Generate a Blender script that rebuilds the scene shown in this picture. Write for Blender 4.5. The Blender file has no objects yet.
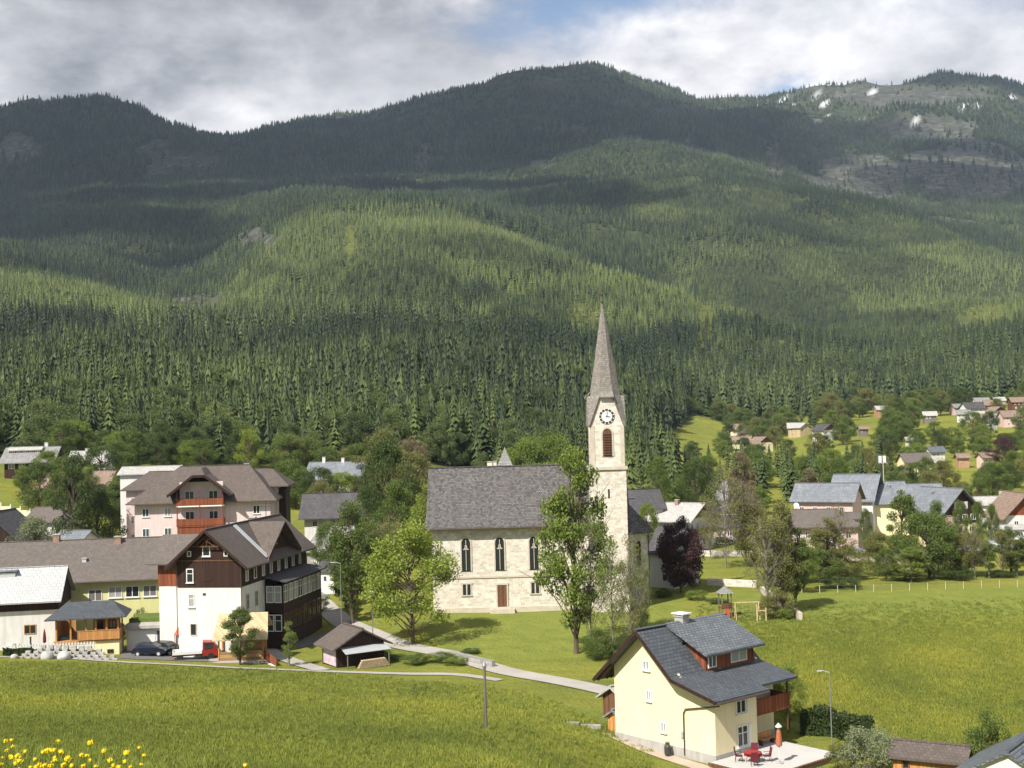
import bpy, bmesh, math, random
import numpy as np
from mathutils import Vector, Matrix
R = math.radians
rng = random.Random(7)
nrs = np.random.RandomState(11)
sc = bpy.context.scene
col = sc.collection

# ------------------------------------------------------------------ camera
F = 1250.0; CZ = 24.5; ROLL = R(1.5); PITCH = R(1.9)
cam_d = bpy.data.cameras.new('camera'); cam = bpy.data.objects.new('camera', cam_d); col.objects.link(cam)
sc.camera = cam
cam_d.sensor_width = 36; cam_d.lens = 36*F/1024; cam_d.clip_start = .3; cam_d.clip_end = 30000
cam.location = (0, 0, CZ)
CM = Matrix.Rotation(R(90)+PITCH, 3, 'X') @ Matrix.Rotation(-ROLL, 3, 'Z')
cam.rotation_euler = CM.to_euler()
def ray(px, py):
    return CM @ Vector((px-512, -(py-384), -F))
def P(px, py, D):
    d = ray(px, py); return Vector((0, 0, CZ)) + d*(D/d.y)

# ------------------------------------------------------------------ terrain
def zy(px, D, v):
    return P(px, v, D).z
def zl(px, lst):
    out = []
    for D, v in lst:
        out.append((D, v if v < 60 else zy(px, D, v)))
    return out
# entries (distance, value): value < 60 is a height in metres, otherwise the image row where that ground is seen
COLS = {
 -500: [(3,22.8),(30,18),(70,10),(140,1),(170,1),(240,6),(300,18),(450,70),(800,180),(1500,300),(2500,380),(3000,560),(3900,1000),(4500,1000),(6500,900)],
 0: [(3,22.9),(6,22.6),(9,22.05),(30,752),(70,715),(138,660),(149,-.6),(175,-.5),(205,2),(240,8),(290,474),(340,458),(450,425),(700,380),(1000,330),(1300,285),(1500,265),(1700,272),(2000,262),(2500,235),(2900,215),(3200,213),(3600,180),(4200,110),(4700,125),(6500,150)],
 100: [(3,22.9),(6,22.4),(9,21.8),(30,762),(70,718),(138,662),(150,-1.2),(175,-1.2),(205,0),(240,5),(290,482),(340,462),(450,425),(800,370),(1200,315),(1450,292),(1600,298),(1900,270),(2500,225),(2900,202),(3200,200),(3800,150),(4200,104),(4700,125),(6500,150)],
 200: [(3,22.8),(9,21.0),(25,768),(70,722),(137,666),(150,-1.5),(180,-1.2),(240,1),(290,9),(340,465),(450,430),(800,375),(1200,335),(1400,320),(1550,320),(1900,280),(2300,240),(2700,205),(3000,192),(3300,190),(3900,160),(4300,136),(5000,150),(6500,165)],
 300: [(3,22.7),(9,20.5),(30,785),(70,731),(135,670),(150,-1.5),(190,-1),(240,3),(300,8),(350,468),(450,435),(800,375),(1100,320),(1400,262),(1600,230),(1750,217),(1900,222),(2300,213),(2900,191),(3200,192),(4000,150),(4800,125),(5500,145),(6500,150)],
 400: [(3,22.7),(9,20.2),(30,800),(70,742),(128,680),(148,-1.2),(160,.3),(190,.6),(240,3),(300,8),(350,466),(450,430),(800,360),(1200,280),(1500,232),(1700,211),(1850,217),(2200,224),(2600,205),(2900,191),(3200,192),(4000,145),(4800,112),(5500,125),(6500,140)],
 512: [(3,22.6),(9,20),(30,14.8),(60,768),(75,755),(100,722),(122,691),(140,-1.2),(160,.3),(190,.5),(250,2),(350,8),(450,16),(600,35),(800,365),(1100,305),(1400,255),(1550,241),(1700,248),(2100,235),(2500,205),(2750,188),(3000,190),(4000,130),(4800,90),(5500,110),(6500,120)],
 620: [(3,22.5),(9,19.6),(30,11.5),(60,4),(88,-.9),(100,-1.4),(125,-1.6),(145,-1),(162,.4),(190,.6),(250,1),(400,4),(600,12),(800,388),(1000,345),(1250,300),(1350,289),(1500,300),(1900,260),(2300,210),(2500,183),(2700,190),(4000,120),(4800,70),(5500,85),(6500,100)],
 720: [(3,22.4),(9,19.4),(30,10),(60,2),(80,-1.5),(110,-1.6),(140,-1.2),(165,0),(190,.4),(250,.6),(400,4),(600,6),(720,11),(800,412),(1000,370),(1200,339),(1300,329),(1450,334),(1800,280),(2200,210),(2400,181),(2600,190),(4000,140),(4800,100),(5500,105),(6500,115)],
 850: [(3,22.4),(9,19.3),(30,9.6),(60,2),(80,-1.6),(110,-1.5),(150,-.6),(174,0),(210,.1),(250,.2),(400,4),(600,12),(700,20),(760,418),(900,395),(1150,366),(1300,370),(1600,320),(2000,250),(2300,213),(2500,220),(3000,205),(4000,160),(5000,87),(5600,95),(6500,110)],
 1024: [(3,22.4),(9,19.3),(30,9.6),(60,2),(80,-1.6),(110,-1.5),(150,-.6),(174,0),(210,.2),(250,.5),(400,4),(550,12),(700,23),(760,408),(1000,375),(1400,325),(1800,285),(2000,268),(2200,276),(3000,215),(4000,150),(5000,77),(5600,85),(6500,100)],
 1550: [(3,22.4),(9,19.3),(30,9.6),(60,2),(80,-1.6),(110,-1.5),(150,-.6),(174,0),(210,.2),(250,.5),(400,6),(600,30),(1000,110),(1800,250),(2200,260),(3000,560),(4000,900),(5000,1250),(6500,1300)],
}
US = np.concatenate([np.linspace(-2600, -700, 20)[:-1], np.arange(-700, 701, 7.0), np.linspace(700, 2600, 20)[1:]])
NR = 620
LD = np.linspace(math.log(3.0), math.log(6500.0), NR); DS = np.exp(LD)
def vnoise(x, y, seed):
    xi = np.floor(x).astype(np.int64); yi = np.floor(y).astype(np.int64); fx = x-xi; fy = y-yi
    fx = fx*fx*(3-2*fx); fy = fy*fy*(3-2*fy)
    def h(a, b):
        n = (a*374761393 + b*668265263 + seed*974711) & 0x7fffffff
        n = ((n ^ (n >> 13))*1274126177) & 0x7fffffff
        return ((n ^ (n >> 16)) & 0xffff)/65535.0
    return (h(xi,yi)*(1-fx)+h(xi+1,yi)*fx)*(1-fy)+(h(xi,yi+1)*(1-fx)+h(xi+1,yi+1)*fx)*fy
def fbm(x, y, wl, octs=4, seed=1):
    s = 0; a = 1; t = 0
    for k in range(octs):
        s = s + a*vnoise(x/wl, y/wl, seed+k*17); t += a; a *= .5; wl *= .5
    return s/t - .5
def sstep(a, b, x):
    t = np.clip((x-a)/(b-a), 0, 1); return t*t*(3-2*t)
_cu = sorted(COLS); _prof = []
for c in _cu:
    l = zl(c, COLS[c]); _prof.append(np.interp(LD, [math.log(a) for a, b in l], [b for a, b in l]))
_prof = np.array(_prof)
_cuu = np.array([c-512 for c in _cu], float)
Z = np.zeros((NR, len(US)))
for i in range(NR):
    # smooth (cosine-eased Catmull) interpolation across columns
    yv = _prof[:, i]; m = np.gradient(yv, _cuu)
    k = np.clip(np.searchsorted(_cuu, US)-1, 0, len(_cuu)-2); h = _cuu[k+1]-_cuu[k]
    t = np.clip((US-_cuu[k])/h, 0, 1); t2 = t*t; t3 = t2*t
    Z[i] = (2*t3-3*t2+1)*yv[k]+(t3-2*t2+t)*h*m[k]+(-2*t3+3*t2)*yv[k+1]+(t3-t2)*h*m[k+1]
# soften along distance
ker = np.array([1,4,6,4,1.])/16
for _ in range(4):
    Zp = np.pad(Z, ((2,2),(0,0)), mode='edge'); Z = sum(ker[j]*Zp[j:j+NR] for j in range(5))
DD, UU = np.meshgrid(DS, US, indexing='ij')
XX = UU*DD/F; YY = DD
amp = sstep(380, 1600, DD)
far = sstep(2600, 4200, DD)
rid = np.abs(fbm(XX, YY, 520, 4, 5))*2
Z = Z + amp*(fbm(XX, YY, 330, 4, 3)*(34+DD*.009)) - amp*rid*(24+DD*.016)*(1-.4*sstep(3400,4300,DD)) + amp*26 + far*fbm(XX, YY, 900, 5, 9)*190 + far*fbm(XX,YY,160,3,31)*60
Z += (1-amp)*sstep(10, 60, DD)*fbm(XX, YY, 26, 3, 21)*.55
# level the ground where the village stands
def H(x, y):
    x = np.asarray(x, float); y = np.asarray(y, float)
    yy = np.clip(y, 3.001, 6499); u = np.clip(F*x/yy, -2599, 2599)
    fi = (np.log(yy)-LD[0])/(LD[1]-LD[0]); i = np.clip(fi.astype(int), 0, NR-2); fi = fi-i
    j = np.clip(np.searchsorted(US, u)-1, 0, len(US)-2); fj = (u-US[j])/(US[j+1]-US[j])
    return (Z[i,j]*(1-fj)+Z[i,j+1]*fj)*(1-fi)+(Z[i+1,j]*(1-fj)+Z[i+1,j+1]*fj)*fi
def hz(x, y): return float(H(np.array([x]), np.array([y]))[0])
_ts = np.exp(np.linspace(math.log(4), math.log(6400), 2500))
def G(px, py, dmin=4):
    "the ground point seen at a pixel of the photograph"
    d = ray(px, py); x = d.x/d.y*_ts; z = CZ+d.z/d.y*_ts
    hh = H(x, _ts); ok = np.where((z <= hh) & (_ts >= dmin))[0]
    t = _ts[ok[0]] if len(ok) else 6000
    x = d.x/d.y*t
    return Vector((x, t, hz(x, t)))
def at(px, D, py=600):
    "the ground point in a column of the photograph at a distance"
    p = P(px, py, D); return Vector((p.x, D, hz(p.x, D)))
def topz(px, py, D): return P(px, py, D).z

# ------------------------------------------------------------------ materials
MATS = {}
def nodes(name):
    m = bpy.data.materials.new(name); m.use_nodes = True; nt = m.node_tree
    b = nt.nodes['Principled BSDF']; MATS[name] = m
    b.inputs['Specular IOR Level'].default_value = .3
    return m, nt, b
def N(nt, typ, **kw):
    n = nt.nodes.new(typ)
    for k, v in kw.items():
        if k in n.inputs: n.inputs[k].default_value = v
        else: setattr(n, k, v)
    return n
def noise(nt, vec, scale, detail=4, rough=.55):
    n = N(nt, 'ShaderNodeTexNoise'); n.inputs['Scale'].default_value = scale; n.inputs['Detail'].default_value = detail; n.inputs['Roughness'].default_value = rough
    if vec: nt.links.new(vec, n.inputs['Vector'])
    return n.outputs['Fac']
def ramp(nt, fac, stops):
    r = N(nt, 'ShaderNodeValToRGB'); e = r.color_ramp.elements
    while len(e) < len(stops): e.new(.5)
    for k, (p, c) in enumerate(stops):
        e[k].position = p; e[k].color = (c if isinstance(c, tuple) else (c,c,c))+(1,) if not (isinstance(c, tuple) and len(c) == 4) else c
    nt.links.new(fac, r.inputs[0]); return r.outputs[0]
def mixc(nt, fac, a, b, mode='MIX'):
    m = N(nt, 'ShaderNodeMix'); m.data_type = 'RGBA'; m.blend_type = mode
    for s, v in ((0, fac), (6, a), (7, b)):
        if hasattr(v, 'is_linked'): nt.links.new(v, m.inputs[s])
        elif s == 0: m.inputs[0].default_value = v
        else: m.inputs[s].default_value = tuple(v)+(1,)
    return m.outputs[2]
def mth(nt, op, a, b=0.0, clamp=False):
    m = N(nt, 'ShaderNodeMath'); m.operation = op; m.use_clamp = clamp
    for s, v in ((0, a), (1, b)):
        if hasattr(v, 'is_linked'): nt.links.new(v, m.inputs[s])
        else: m.inputs[s].default_value = v
    return m.outputs[0]
def bump(nt, b, h, strength=.4, dist=.05):
    n = N(nt, 'ShaderNodeBump'); n.inputs['Strength'].default_value = strength; n.inputs['Distance'].default_value = dist
    nt.links.new(h, n.inputs['Height']); nt.links.new(n.outputs[0], b.inputs['Normal'])
def ocoord(nt): return N(nt, 'ShaderNodeTexCoord').outputs['Object']
def mapping(nt, vec, scale=(1,1,1), rot=(0,0,0)):
    m = N(nt, 'ShaderNodeMapping'); m.inputs['Scale'].default_value = scale; m.inputs['Rotation'].default_value = rot
    nt.links.new(vec, m.inputs['Vector']); return m.outputs[0]
def plain(name, c, rough=.7, var=.25, sc1=1.2, sc2=9.0, bmp=.0, metal=0.0):
    m, nt, b = nodes(name); oc = ocoord(nt)
    f = mth(nt, 'ADD', mth(nt, 'MULTIPLY', noise(nt, oc, sc1), .6), mth(nt, 'MULTIPLY', noise(nt, oc, sc2), .4))
    dk = tuple(x*(1-var) for x in c); lt = tuple(min(1, x*(1+var*.8)) for x in c)
    nt.links.new(ramp(nt, f, [(.3, dk), (.7, lt)]), b.inputs['Base Color'])
    b.inputs['Roughness'].default_value = rough; b.inputs['Metallic'].default_value = metal
    if bmp: bump(nt, b, noise(nt, oc, sc2), bmp, .03)
    return m
def plaster(name, c, stain=.16):
    m, nt, b = nodes(name); oc = ocoord(nt)
    streak = noise(nt, mapping(nt, oc, (1.3, 1.3, .18)), 1.6, 5)
    a = mixc(nt, ramp(nt, streak, [(.35, 0.), (.75, 1.)]), c, tuple(x*(1-stain*1.6) for x in c))
    a = mixc(nt, ramp(nt, noise(nt, oc, .7, 3), [(.4, 0.), (.8, .7)]), a, tuple(x*(1-stain) for x in c))
    nt.links.new(a, b.inputs['Base Color']); b.inputs['Roughness'].default_value = .85
    bump(nt, b, noise(nt, oc, 22, 3), .12, .02); return m
def planks(name, c, along='z', pitch=.16, var=.35, rough=.75):
    "boards: stripes across the board direction with a tone per board"
    m, nt, b = nodes(name); oc = ocoord(nt)
    s = N(nt, 'ShaderNodeSeparateXYZ'); nt.links.new(oc, s.inputs[0])
    if along == 'z': t = mth(nt, 'ADD', s.outputs[0], mth(nt, 'MULTIPLY', s.outputs[1], 1.0))
    else: t = s.outputs[2]
    t = mth(nt, 'DIVIDE', t, pitch); fl = mth(nt, 'FLOOR', t); fr = mth(nt, 'FRACT', t)
    w = N(nt, 'ShaderNodeTexWhiteNoise'); w.noise_dimensions = '1D'; nt.links.new(fl, w.inputs['W'])
    gap = mth(nt, 'LESS_THAN', fr, .12)
    a = mixc(nt, w.outputs[0], tuple(x*(1-var) for x in c), tuple(min(1,x*(1+var)) for x in c))
    gr = noise(nt, mapping(nt, oc, (6,6,.6) if along == 'z' else (.6,.6,6)), 2.5, 4)
    a = mixc(nt, ramp(nt, gr, [(.4, 0.), (.7, .6)]), a, tuple(x*.6 for x in c))
    a = mixc(nt, mth(nt, 'MULTIPLY', gap, .75), a, tuple(x*.25 for x in c))
    nt.links.new(a, b.inputs['Base Color']); b.inputs['Roughness'].default_value = rough
    bump(nt, b, mth(nt, 'SUBTRACT', 1.0, gap), .5, .02); return m
def tiles(name, c, bw=.4, bh=.3, var=.4, mortar=(.03,.03,.03), ms=.03, rough=.7, moss=0.0, mossc=(.05,.05,.02), slope_axis=None, bmp=.5):
    "roof courses: rows run level, laid out in the slope's own height (Z) and along X+Y"
    m, nt, b = nodes(name); oc = ocoord(nt)
    s = N(nt, 'ShaderNodeSeparateXYZ'); nt.links.new(oc, s.inputs[0])
    g = N(nt, 'ShaderNodeNewGeometry'); 
    vt = N(nt, 'ShaderNodeVectorTransform'); vt.vector_type = 'NORMAL'; vt.convert_from = 'WORLD'; vt.convert_to = 'OBJECT'
    nt.links.new(g.outputs['True Normal'], vt.inputs[0])
    sn = N(nt, 'ShaderNodeSeparateXYZ'); nt.links.new(vt.outputs[0], sn.inputs[0])
    ax = mth(nt, 'ABSOLUTE', sn.outputs[0]); ay = mth(nt, 'ABSOLUTE', sn.outputs[1])
    isx = mth(nt, 'GREATER_THAN', ax, ay)       # face tilts along x -> courses run along y
    u = mth(nt, 'ADD', mth(nt, 'MULTIPLY', s.outputs[1], isx), mth(nt, 'MULTIPLY', s.outputs[0], mth(nt, 'SUBTRACT', 1.0, isx)))
    tl = mth(nt, 'MAXIMUM', mth(nt, 'MAXIMUM', ax, ay), .2)
    v = mth(nt, 'DIVIDE', s.outputs[2], tl)
    cx = N(nt, 'ShaderNodeCombineXYZ'); nt.links.new(u, cx.inputs[0]); nt.links.new(v, cx.inputs[1])
    br = N(nt, 'ShaderNodeTexBrick'); nt.links.new(cx.outputs[0], br.inputs['Vector'])
    br.inputs['Scale'].default_value = 1.0; br.inputs['Brick Width'].default_value = bw; br.inputs['Row Height'].default_value = bh
    br.inputs['Mortar Size'].default_value = ms; br.inputs['Mortar Smooth'].default_value = .3
    br.inputs['Color1'].default_value = tuple(x*(1-var) for x in c)+(1,); br.inputs['Color2'].default_value = tuple(min(1,x*(1+var)) for x in c)+(1,)
    br.inputs['Mortar'].default_value = mortar+(1,)
    a = mixc(nt, ramp(nt, noise(nt, oc, 1.1, 4), [(.35, 0.), (.75, .55)]), br.outputs[0], tuple(x*.62 for x in c))
    if moss: a = mixc(nt, ramp(nt, noise(nt, oc, .45, 5, .65), [(.52, 0.), (.68, moss)]), a, mossc)
    nt.links.new(a, b.inputs['Base Color']); b.inputs['Roughness'].default_value = rough
    bump(nt, b, mth(nt, 'SUBTRACT', 1.0, br.outputs['Fac']), bmp, .03)
    return m
def masonry(name, c, bw=.55, bh=.28, var=.3, mortar=(.5,.46,.38), mix2=None):
    m, nt, b = nodes(name); oc = ocoord(nt)
    s = N(nt, 'ShaderNodeSeparateXYZ'); nt.links.new(oc, s.inputs[0])
    warp = noise(nt, oc, 1.4, 3)
    cx = N(nt, 'ShaderNodeCombineXYZ'); nt.links.new(mth(nt, 'ADD', mth(nt, 'ADD', s.outputs[0], s.outputs[1]), mth(nt, 'MULTIPLY', warp, .25)), cx.inputs[0])
    nt.links.new(mth(nt, 'ADD', s.outputs[2], mth(nt, 'MULTIPLY', warp, .3)), cx.inputs[1])
    br = N(nt, 'ShaderNodeTexBrick'); nt.links.new(cx.outputs[0], br.inputs['Vector'])
    br.inputs['Scale'].default_value = 1.0; br.inputs['Brick Width'].default_value = bw; br.inputs['Row Height'].default_value = bh
    br.inputs['Mortar Size'].default_value = .025; br.inputs['Mortar Smooth'].default_value = .5; br.offset_frequency = 2
    br.inputs['Color1'].default_value = tuple(x*(1-var) for x in c)+(1,); br.inputs['Color2'].default_value = tuple(min(1,x*(1+var)) for x in c)+(1,)
    br.inputs['Mortar'].default_value = mortar+(1,)
    a = mixc(nt, ramp(nt, noise(nt, oc, 1.6, 5), [(.35, 0.), (.75, .7)]), br.outputs[0], mix2 or tuple(x*.7 for x in c))
    a = mixc(nt, ramp(nt, noise(nt, oc, 4.5, 3, .7), [(.5, 0.), (.66, .55)]), a, tuple(x*.55 for x in c))
    nt.links.new(a, b.inputs['Base Color']); b.inputs['Roughness'].default_value = .9
    bump(nt, b, noise(nt, oc, 5, 4), .5, .04); return m
def glass(name, c=(.02,.025,.03)):
    m, nt, b = nodes(name); b.inputs['Base Color'].default_value = c+(1,); b.inputs['Roughness'].default_value = .08
    b.inputs['Specular IOR Level'].default_value = .6; return m
def leafmat(name, c, c2, trans=.35):
    m, nt, b = nodes(name)
    oi = N(nt, 'ShaderNodeObjectInfo'); g = N(nt, 'ShaderNodeNewGeometry')
    oc = ocoord(nt)
    f = mth(nt, 'ADD', mth(nt, 'MULTIPLY', g.outputs['Random Per Island'], .55), mth(nt, 'MULTIPLY', noise(nt, oc, .6, 3), .55))
    a = ramp(nt, f, [(.2, c), (.85, c2)])
    a = mixc(nt, mth(nt, 'MULTIPLY', oi.outputs['Random'], .4), a, tuple((x*.6+y*.3) for x, y in zip(c, c2)))
    nt.links.new(a, b.inputs['Base Color']); b.inputs['Roughness'].default_value = .55
    tr = N(nt, 'ShaderNodeBsdfTranslucent'); nt.links.new(a, tr.inputs[0])
    mx = N(nt, 'ShaderNodeMixShader'); mx.inputs[0].default_value = trans
    nt.links.new(b.outputs[0], mx.inputs[1]); nt.links.new(tr.outputs[0], mx.inputs[2])
    nt.links.new(mx.outputs[0], nt.nodes['Material Output'].inputs[0]); return m

# ------------------------------------------------------------------ mesh building
class MB:
    def __init__(s): s.v = []; s.f = []; s.mi = []
    def add(s, vs, fs, mi=0):
        o = len(s.v); s.v += [tuple(v) for v in vs]; s.f += [tuple(i+o for i in f) for f in fs]; s.mi += [mi]*len(fs); return s
    def box(s, x0, x1, y0, y1, z0, z1, mi=0):
        vs = [(x0,y0,z0),(x1,y0,z0),(x1,y1,z0),(x0,y1,z0),(x0,y0,z1),(x1,y0,z1),(x1,y1,z1),(x0,y1,z1)]
        return s.add(vs, [(0,3,2,1),(4,5,6,7),(0,1,5,4),(1,2,6,5),(2,3,7,6),(3,0,4,7)], mi)
    def extr(s, pts, vec, mi=0):
        "closed prism: polygon pts pushed along vec"
        n = len(pts); a = [Vector(p) for p in pts]; b = [p+Vector(vec) for p in a]
        return s.add(a+b, [tuple(range(n))[::-1], tuple(range(n, 2*n))]+[(i, (i+1)%n, n+(i+1)%n, n+i) for i in range(n)], mi)
    def tube(s, pts, rs, n=6, mi=0, cap=True):
        pts = [Vector(p) for p in pts]; rings = []
        for k, p in enumerate(pts):
            d = (pts[min(k+1, len(pts)-1)]-pts[max(k-1, 0)]).normalized()
            a = d.orthogonal().normalized() if abs(d.z) < .99 else Vector((1,0,0)); b = d.cross(a).normalized(); a = b.cross(d)
            r = rs[k] if isinstance(rs, (list, tuple)) else rs
            rings.append([p+(a*math.cos(2*math.pi*i/n)+b*math.sin(2*math.pi*i/n))*r for i in range(n)])
        vs = [v for r_ in rings for v in r_]; fs = []
        for k in range(len(pts)-1):
            for i in range(n): fs.append((k*n+i, k*n+(i+1)%n, (k+1)*n+(i+1)%n, (k+1)*n+i))
        if cap: fs += [tuple(range(n))[::-1], tuple(range((len(pts)-1)*n, len(pts)*n))]
        return s.add(vs, fs, mi)
    def lathe(s, prof, n=12, c=(0,0,0), mi=0):
        vs = []; fs = []
        for r, z in prof:
            for i in range(n): vs.append((c[0]+r*math.cos(2*math.pi*i/n), c[1]+r*math.sin(2*math.pi*i/n), c[2]+z))
        for k in range(len(prof)-1):
            for i in range(n): fs.append((k*n+i, k*n+(i+1)%n, (k+1)*n+(i+1)%n, (k+1)*n+i))
        fs += [tuple(range(n))[::-1], tuple(range((len(prof)-1)*n, len(prof)*n))]
        return s.add(vs, fs, mi)
    def beam(s, a, b, w, h=None, mi=0):
        a = Vector(a); b = Vector(b); d = (b-a).normalized(); h = h or w
        up = Vector((0,0,1)) if abs(d.z) < .95 else Vector((0,1,0))
        r = d.cross(up).normalized()*(w/2); u = r.cross(d).normalized()*(h/2)
        return s.extr([a-r-u, a+r-u, a+r+u, a-r+u], b-a, mi)
    def bend(s, M):
        s.v = [tuple(M @ Vector(v)) for v in s.v]; return s
    def mesh(s, name, mats):
        me = bpy.data.meshes.new(name); me.from_pydata(s.v, [], s.f)
        for m in (mats if isinstance(mats, (list, tuple)) else [mats]): me.materials.append(MATS[m] if isinstance(m, str) else m)
        if any(s.mi): me.polygons.foreach_set('material_index', s.mi)
        me.update(); return me
    def build(s, name, mats, parent=None, loc=None, rz=0, fix=True):
        me = s.mesh(name, mats)
        if fix:
            bm = bmesh.new(); bm.from_mesh(me); bmesh.ops.recalc_face_normals(bm, faces=bm.faces); bm.to_mesh(me); bm.free()
        o = bpy.data.objects.new(name, me); col.objects.link(o)
        if parent: o.parent = parent
        if loc is not None: o.location = loc
        o.rotation_euler.z = rz
        return o
def tag(o, label=None, cat=None, group=None, kind=None):
    if label: o['label'] = label
    if cat: o['category'] = cat
    if group: o['group'] = group
    if kind: o['kind'] = kind
    return o
def thing(name, label, cat, loc, rz=0, group=None):
    o = bpy.data.objects.new(name, None); col.objects.link(o); o.location = loc; o.rotation_euler.z = rz
    o.empty_display_size = .5
    return tag(o, label, cat, group)
def kids(o): return [c for c in KID.get(o.name, [])]
def npmesh(name, verts, faces, mats, k):
    "fast mesh from numpy: faces all with k corners"
    me = bpy.data.meshes.new(name); nf = len(faces)
    me.vertices.add(len(verts)); me.vertices.foreach_set('co', np.asarray(verts, np.float32).ravel())
    me.loops.add(nf*k); me.loops.foreach_set('vertex_index', np.asarray(faces, np.int32).ravel())
    me.polygons.add(nf); me.polygons.foreach_set('loop_start', np.arange(0, nf*k, k, dtype=np.int32))
    me.polygons.foreach_set('loop_total', np.full(nf, k, dtype=np.int32))
    for m in mats: me.materials.append(MATS[m] if isinstance(m, str) else m)
    me.update(); me.validate(); return me
# ------------------------------------------------------------------ world and sun
SAZ = R(218); SEL = R(47)
SD = Vector((math.sin(SAZ)*math.cos(SEL), math.cos(SAZ)*math.cos(SEL), math.sin(SEL)))
w = bpy.data.worlds.new('World'); sc.world = w; w.use_nodes = True; nt = w.node_tree
bg = nt.nodes['Background']
sky = N(nt, 'ShaderNodeTexSky'); sky.sky_type = 'NISHITA'; sky.sun_disc = False
sky.sun_elevation = SEL; sky.sun_rotation = SAZ; sky.altitude = 800; sky.air_density = 1.0; sky.dust_density = .6
tc = N(nt, 'ShaderNodeTexCoord'); dr = tc.outputs['Generated']
cm_ = mapping(nt, dr, (1.0, 1.0, 1.9))
n1 = N(nt, 'ShaderNodeTexNoise'); n1.inputs['Scale'].default_value = 3.1; n1.inputs['Detail'].default_value = 9; n1.inputs['Roughness'].default_value = .56; n1.inputs['Distortion'].default_value = 0
nt.links.new(cm_, n1.inputs['Vector'])
n2 = N(nt, 'ShaderNodeTexNoise'); n2.inputs['Scale'].default_value = 9.0; n2.inputs['Detail'].default_value = 12; n2.inputs['Roughness'].default_value = .60; n2.inputs['Distortion'].default_value = .1
nt.links.new(cm_, n2.inputs['Vector'])
def spot(px, py, r0, r1, sx=1.0):
    "1 inside a patch of the sky seen in this direction, 0 outside"
    d = ray(px, py).normalized()
    vs_ = N(nt, 'ShaderNodeVectorMath'); vs_.operation = 'SUBTRACT'; nt.links.new(dr, vs_.inputs[0]); vs_.inputs[1].default_value = d
    vm = N(nt, 'ShaderNodeVectorMath'); vm.operation = 'MULTIPLY'; nt.links.new(vs_.outputs[0], vm.inputs[0]); vm.inputs[1].default_value = (1/sx, 1, 1)
    ln = N(nt, 'ShaderNodeVectorMath'); ln.operation = 'LENGTH'; nt.links.new(vm.outputs[0], ln.inputs[0])
    mr = N(nt, 'ShaderNodeMapRange'); mr.interpolation_type = 'SMOOTHSTEP'
    nt.links.new(mth(nt, 'ADD', ln.outputs['Value'], mth(nt, 'MULTIPLY', mth(nt, 'SUBTRACT', n2.outputs['Fac'], .5), .12)), mr.inputs[0])
    mr.inputs[1].default_value = r0; mr.inputs[2].default_value = r1; mr.inputs[3].default_value = 1; mr.inputs[4].default_value = 0
    return mr.outputs[0]
gap = mth(nt, 'MAXIMUM', spot(610, -8, .004, .05, 3.2), spot(806, 100, .006, .03, 1.6))
gap = mth(nt, 'MAXIMUM', gap, spot(1000, -230, .03, .2, 3))
cover = ramp(nt, n1.outputs['Fac'], [(.36, 0.0), (.50, 1.0)])
cover = mth(nt, 'MAXIMUM', cover, spot(500, 60, .35, .6, 1.4))
cover = mth(nt, 'MULTIPLY', cover, mth(nt, 'SUBTRACT', 1.0, mth(nt, 'MULTIPLY', gap, .93)), True)
br_ = mth(nt, 'ADD', mth(nt, 'MULTIPLY', n1.outputs['Fac'], .38), mth(nt, 'MULTIPLY', n2.outputs['Fac'], .62))
br_ = mth(nt, 'ADD', br_, mth(nt, 'MULTIPLY', spot(870, 35, .03, .20, 2.4), .105))
br_ = mth(nt, 'ADD', br_, mth(nt, 'MULTIPLY', spot(120, 112, .02, .12, 3.5), .10))
br_ = mth(nt, 'SUBTRACT', br_, mth(nt, 'MULTIPLY', spot(190, 0, .02, .16, 3.0), .07))
br_ = mth(nt, 'ADD', br_, mth(nt, 'MULTIPLY', spot(720, 66, .02, .10, 2.4), .03))
ccol = ramp(nt, br_, [(.40, (.20,.215,.24)), (.47, (.33,.34,.365)), (.55, (.52,.515,.54)), (.64, (.76,.74,.75)), (.72, (.98,.97,.96))])
skyc = N(nt, 'ShaderNodeVectorMath'); skyc.operation = 'SCALE'; nt.links.new(sky.outputs[0], skyc.inputs[0]); skyc.inputs['Scale'].default_value = 1.0
# clouds are given the sky's own physical brightness (about ten times the picture's), then all is scaled by the strength below
cs = N(nt, 'ShaderNodeVectorMath'); cs.operation = 'SCALE'; nt.links.new(ccol, cs.inputs[0]); cs.inputs['Scale'].default_value = 9.0
nt.links.new(mixc(nt, cover, skyc.outputs[0], cs.outputs[0]), bg.inputs[0]); bg.inputs[1].default_value = .10
sd = bpy.data.lights.new('sun', 'SUN'); sd.energy = 4.6; sd.angle = R(.53); sd.color = (1, .95, .86)
so = bpy.data.objects.new('sun', sd); col.objects.link(so); so.rotation_euler = SD.to_track_quat('Z', 'Y').to_euler(); so.location = (-60, -60, 200)
sc.view_settings.view_transform = 'Standard'; sc.view_settings.look = 'None'; sc.view_settings.exposure = 0.0; sc.view_settings.gamma = 1; sc.view_settings.use_curve_mapping = False
cy = sc.cycles; cy.max_bounces = 5; cy.diffuse_bounces = 2; cy.glossy_bounces = 2; cy.transmission_bounces = 3; cy.volume_bounces = 0; cy.transparent_max_bounces = 8
cy.use_denoising = True; cy.use_adaptive_sampling = True; cy.adaptive_threshold = .02
sc.render.use_persistent_data = False

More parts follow.
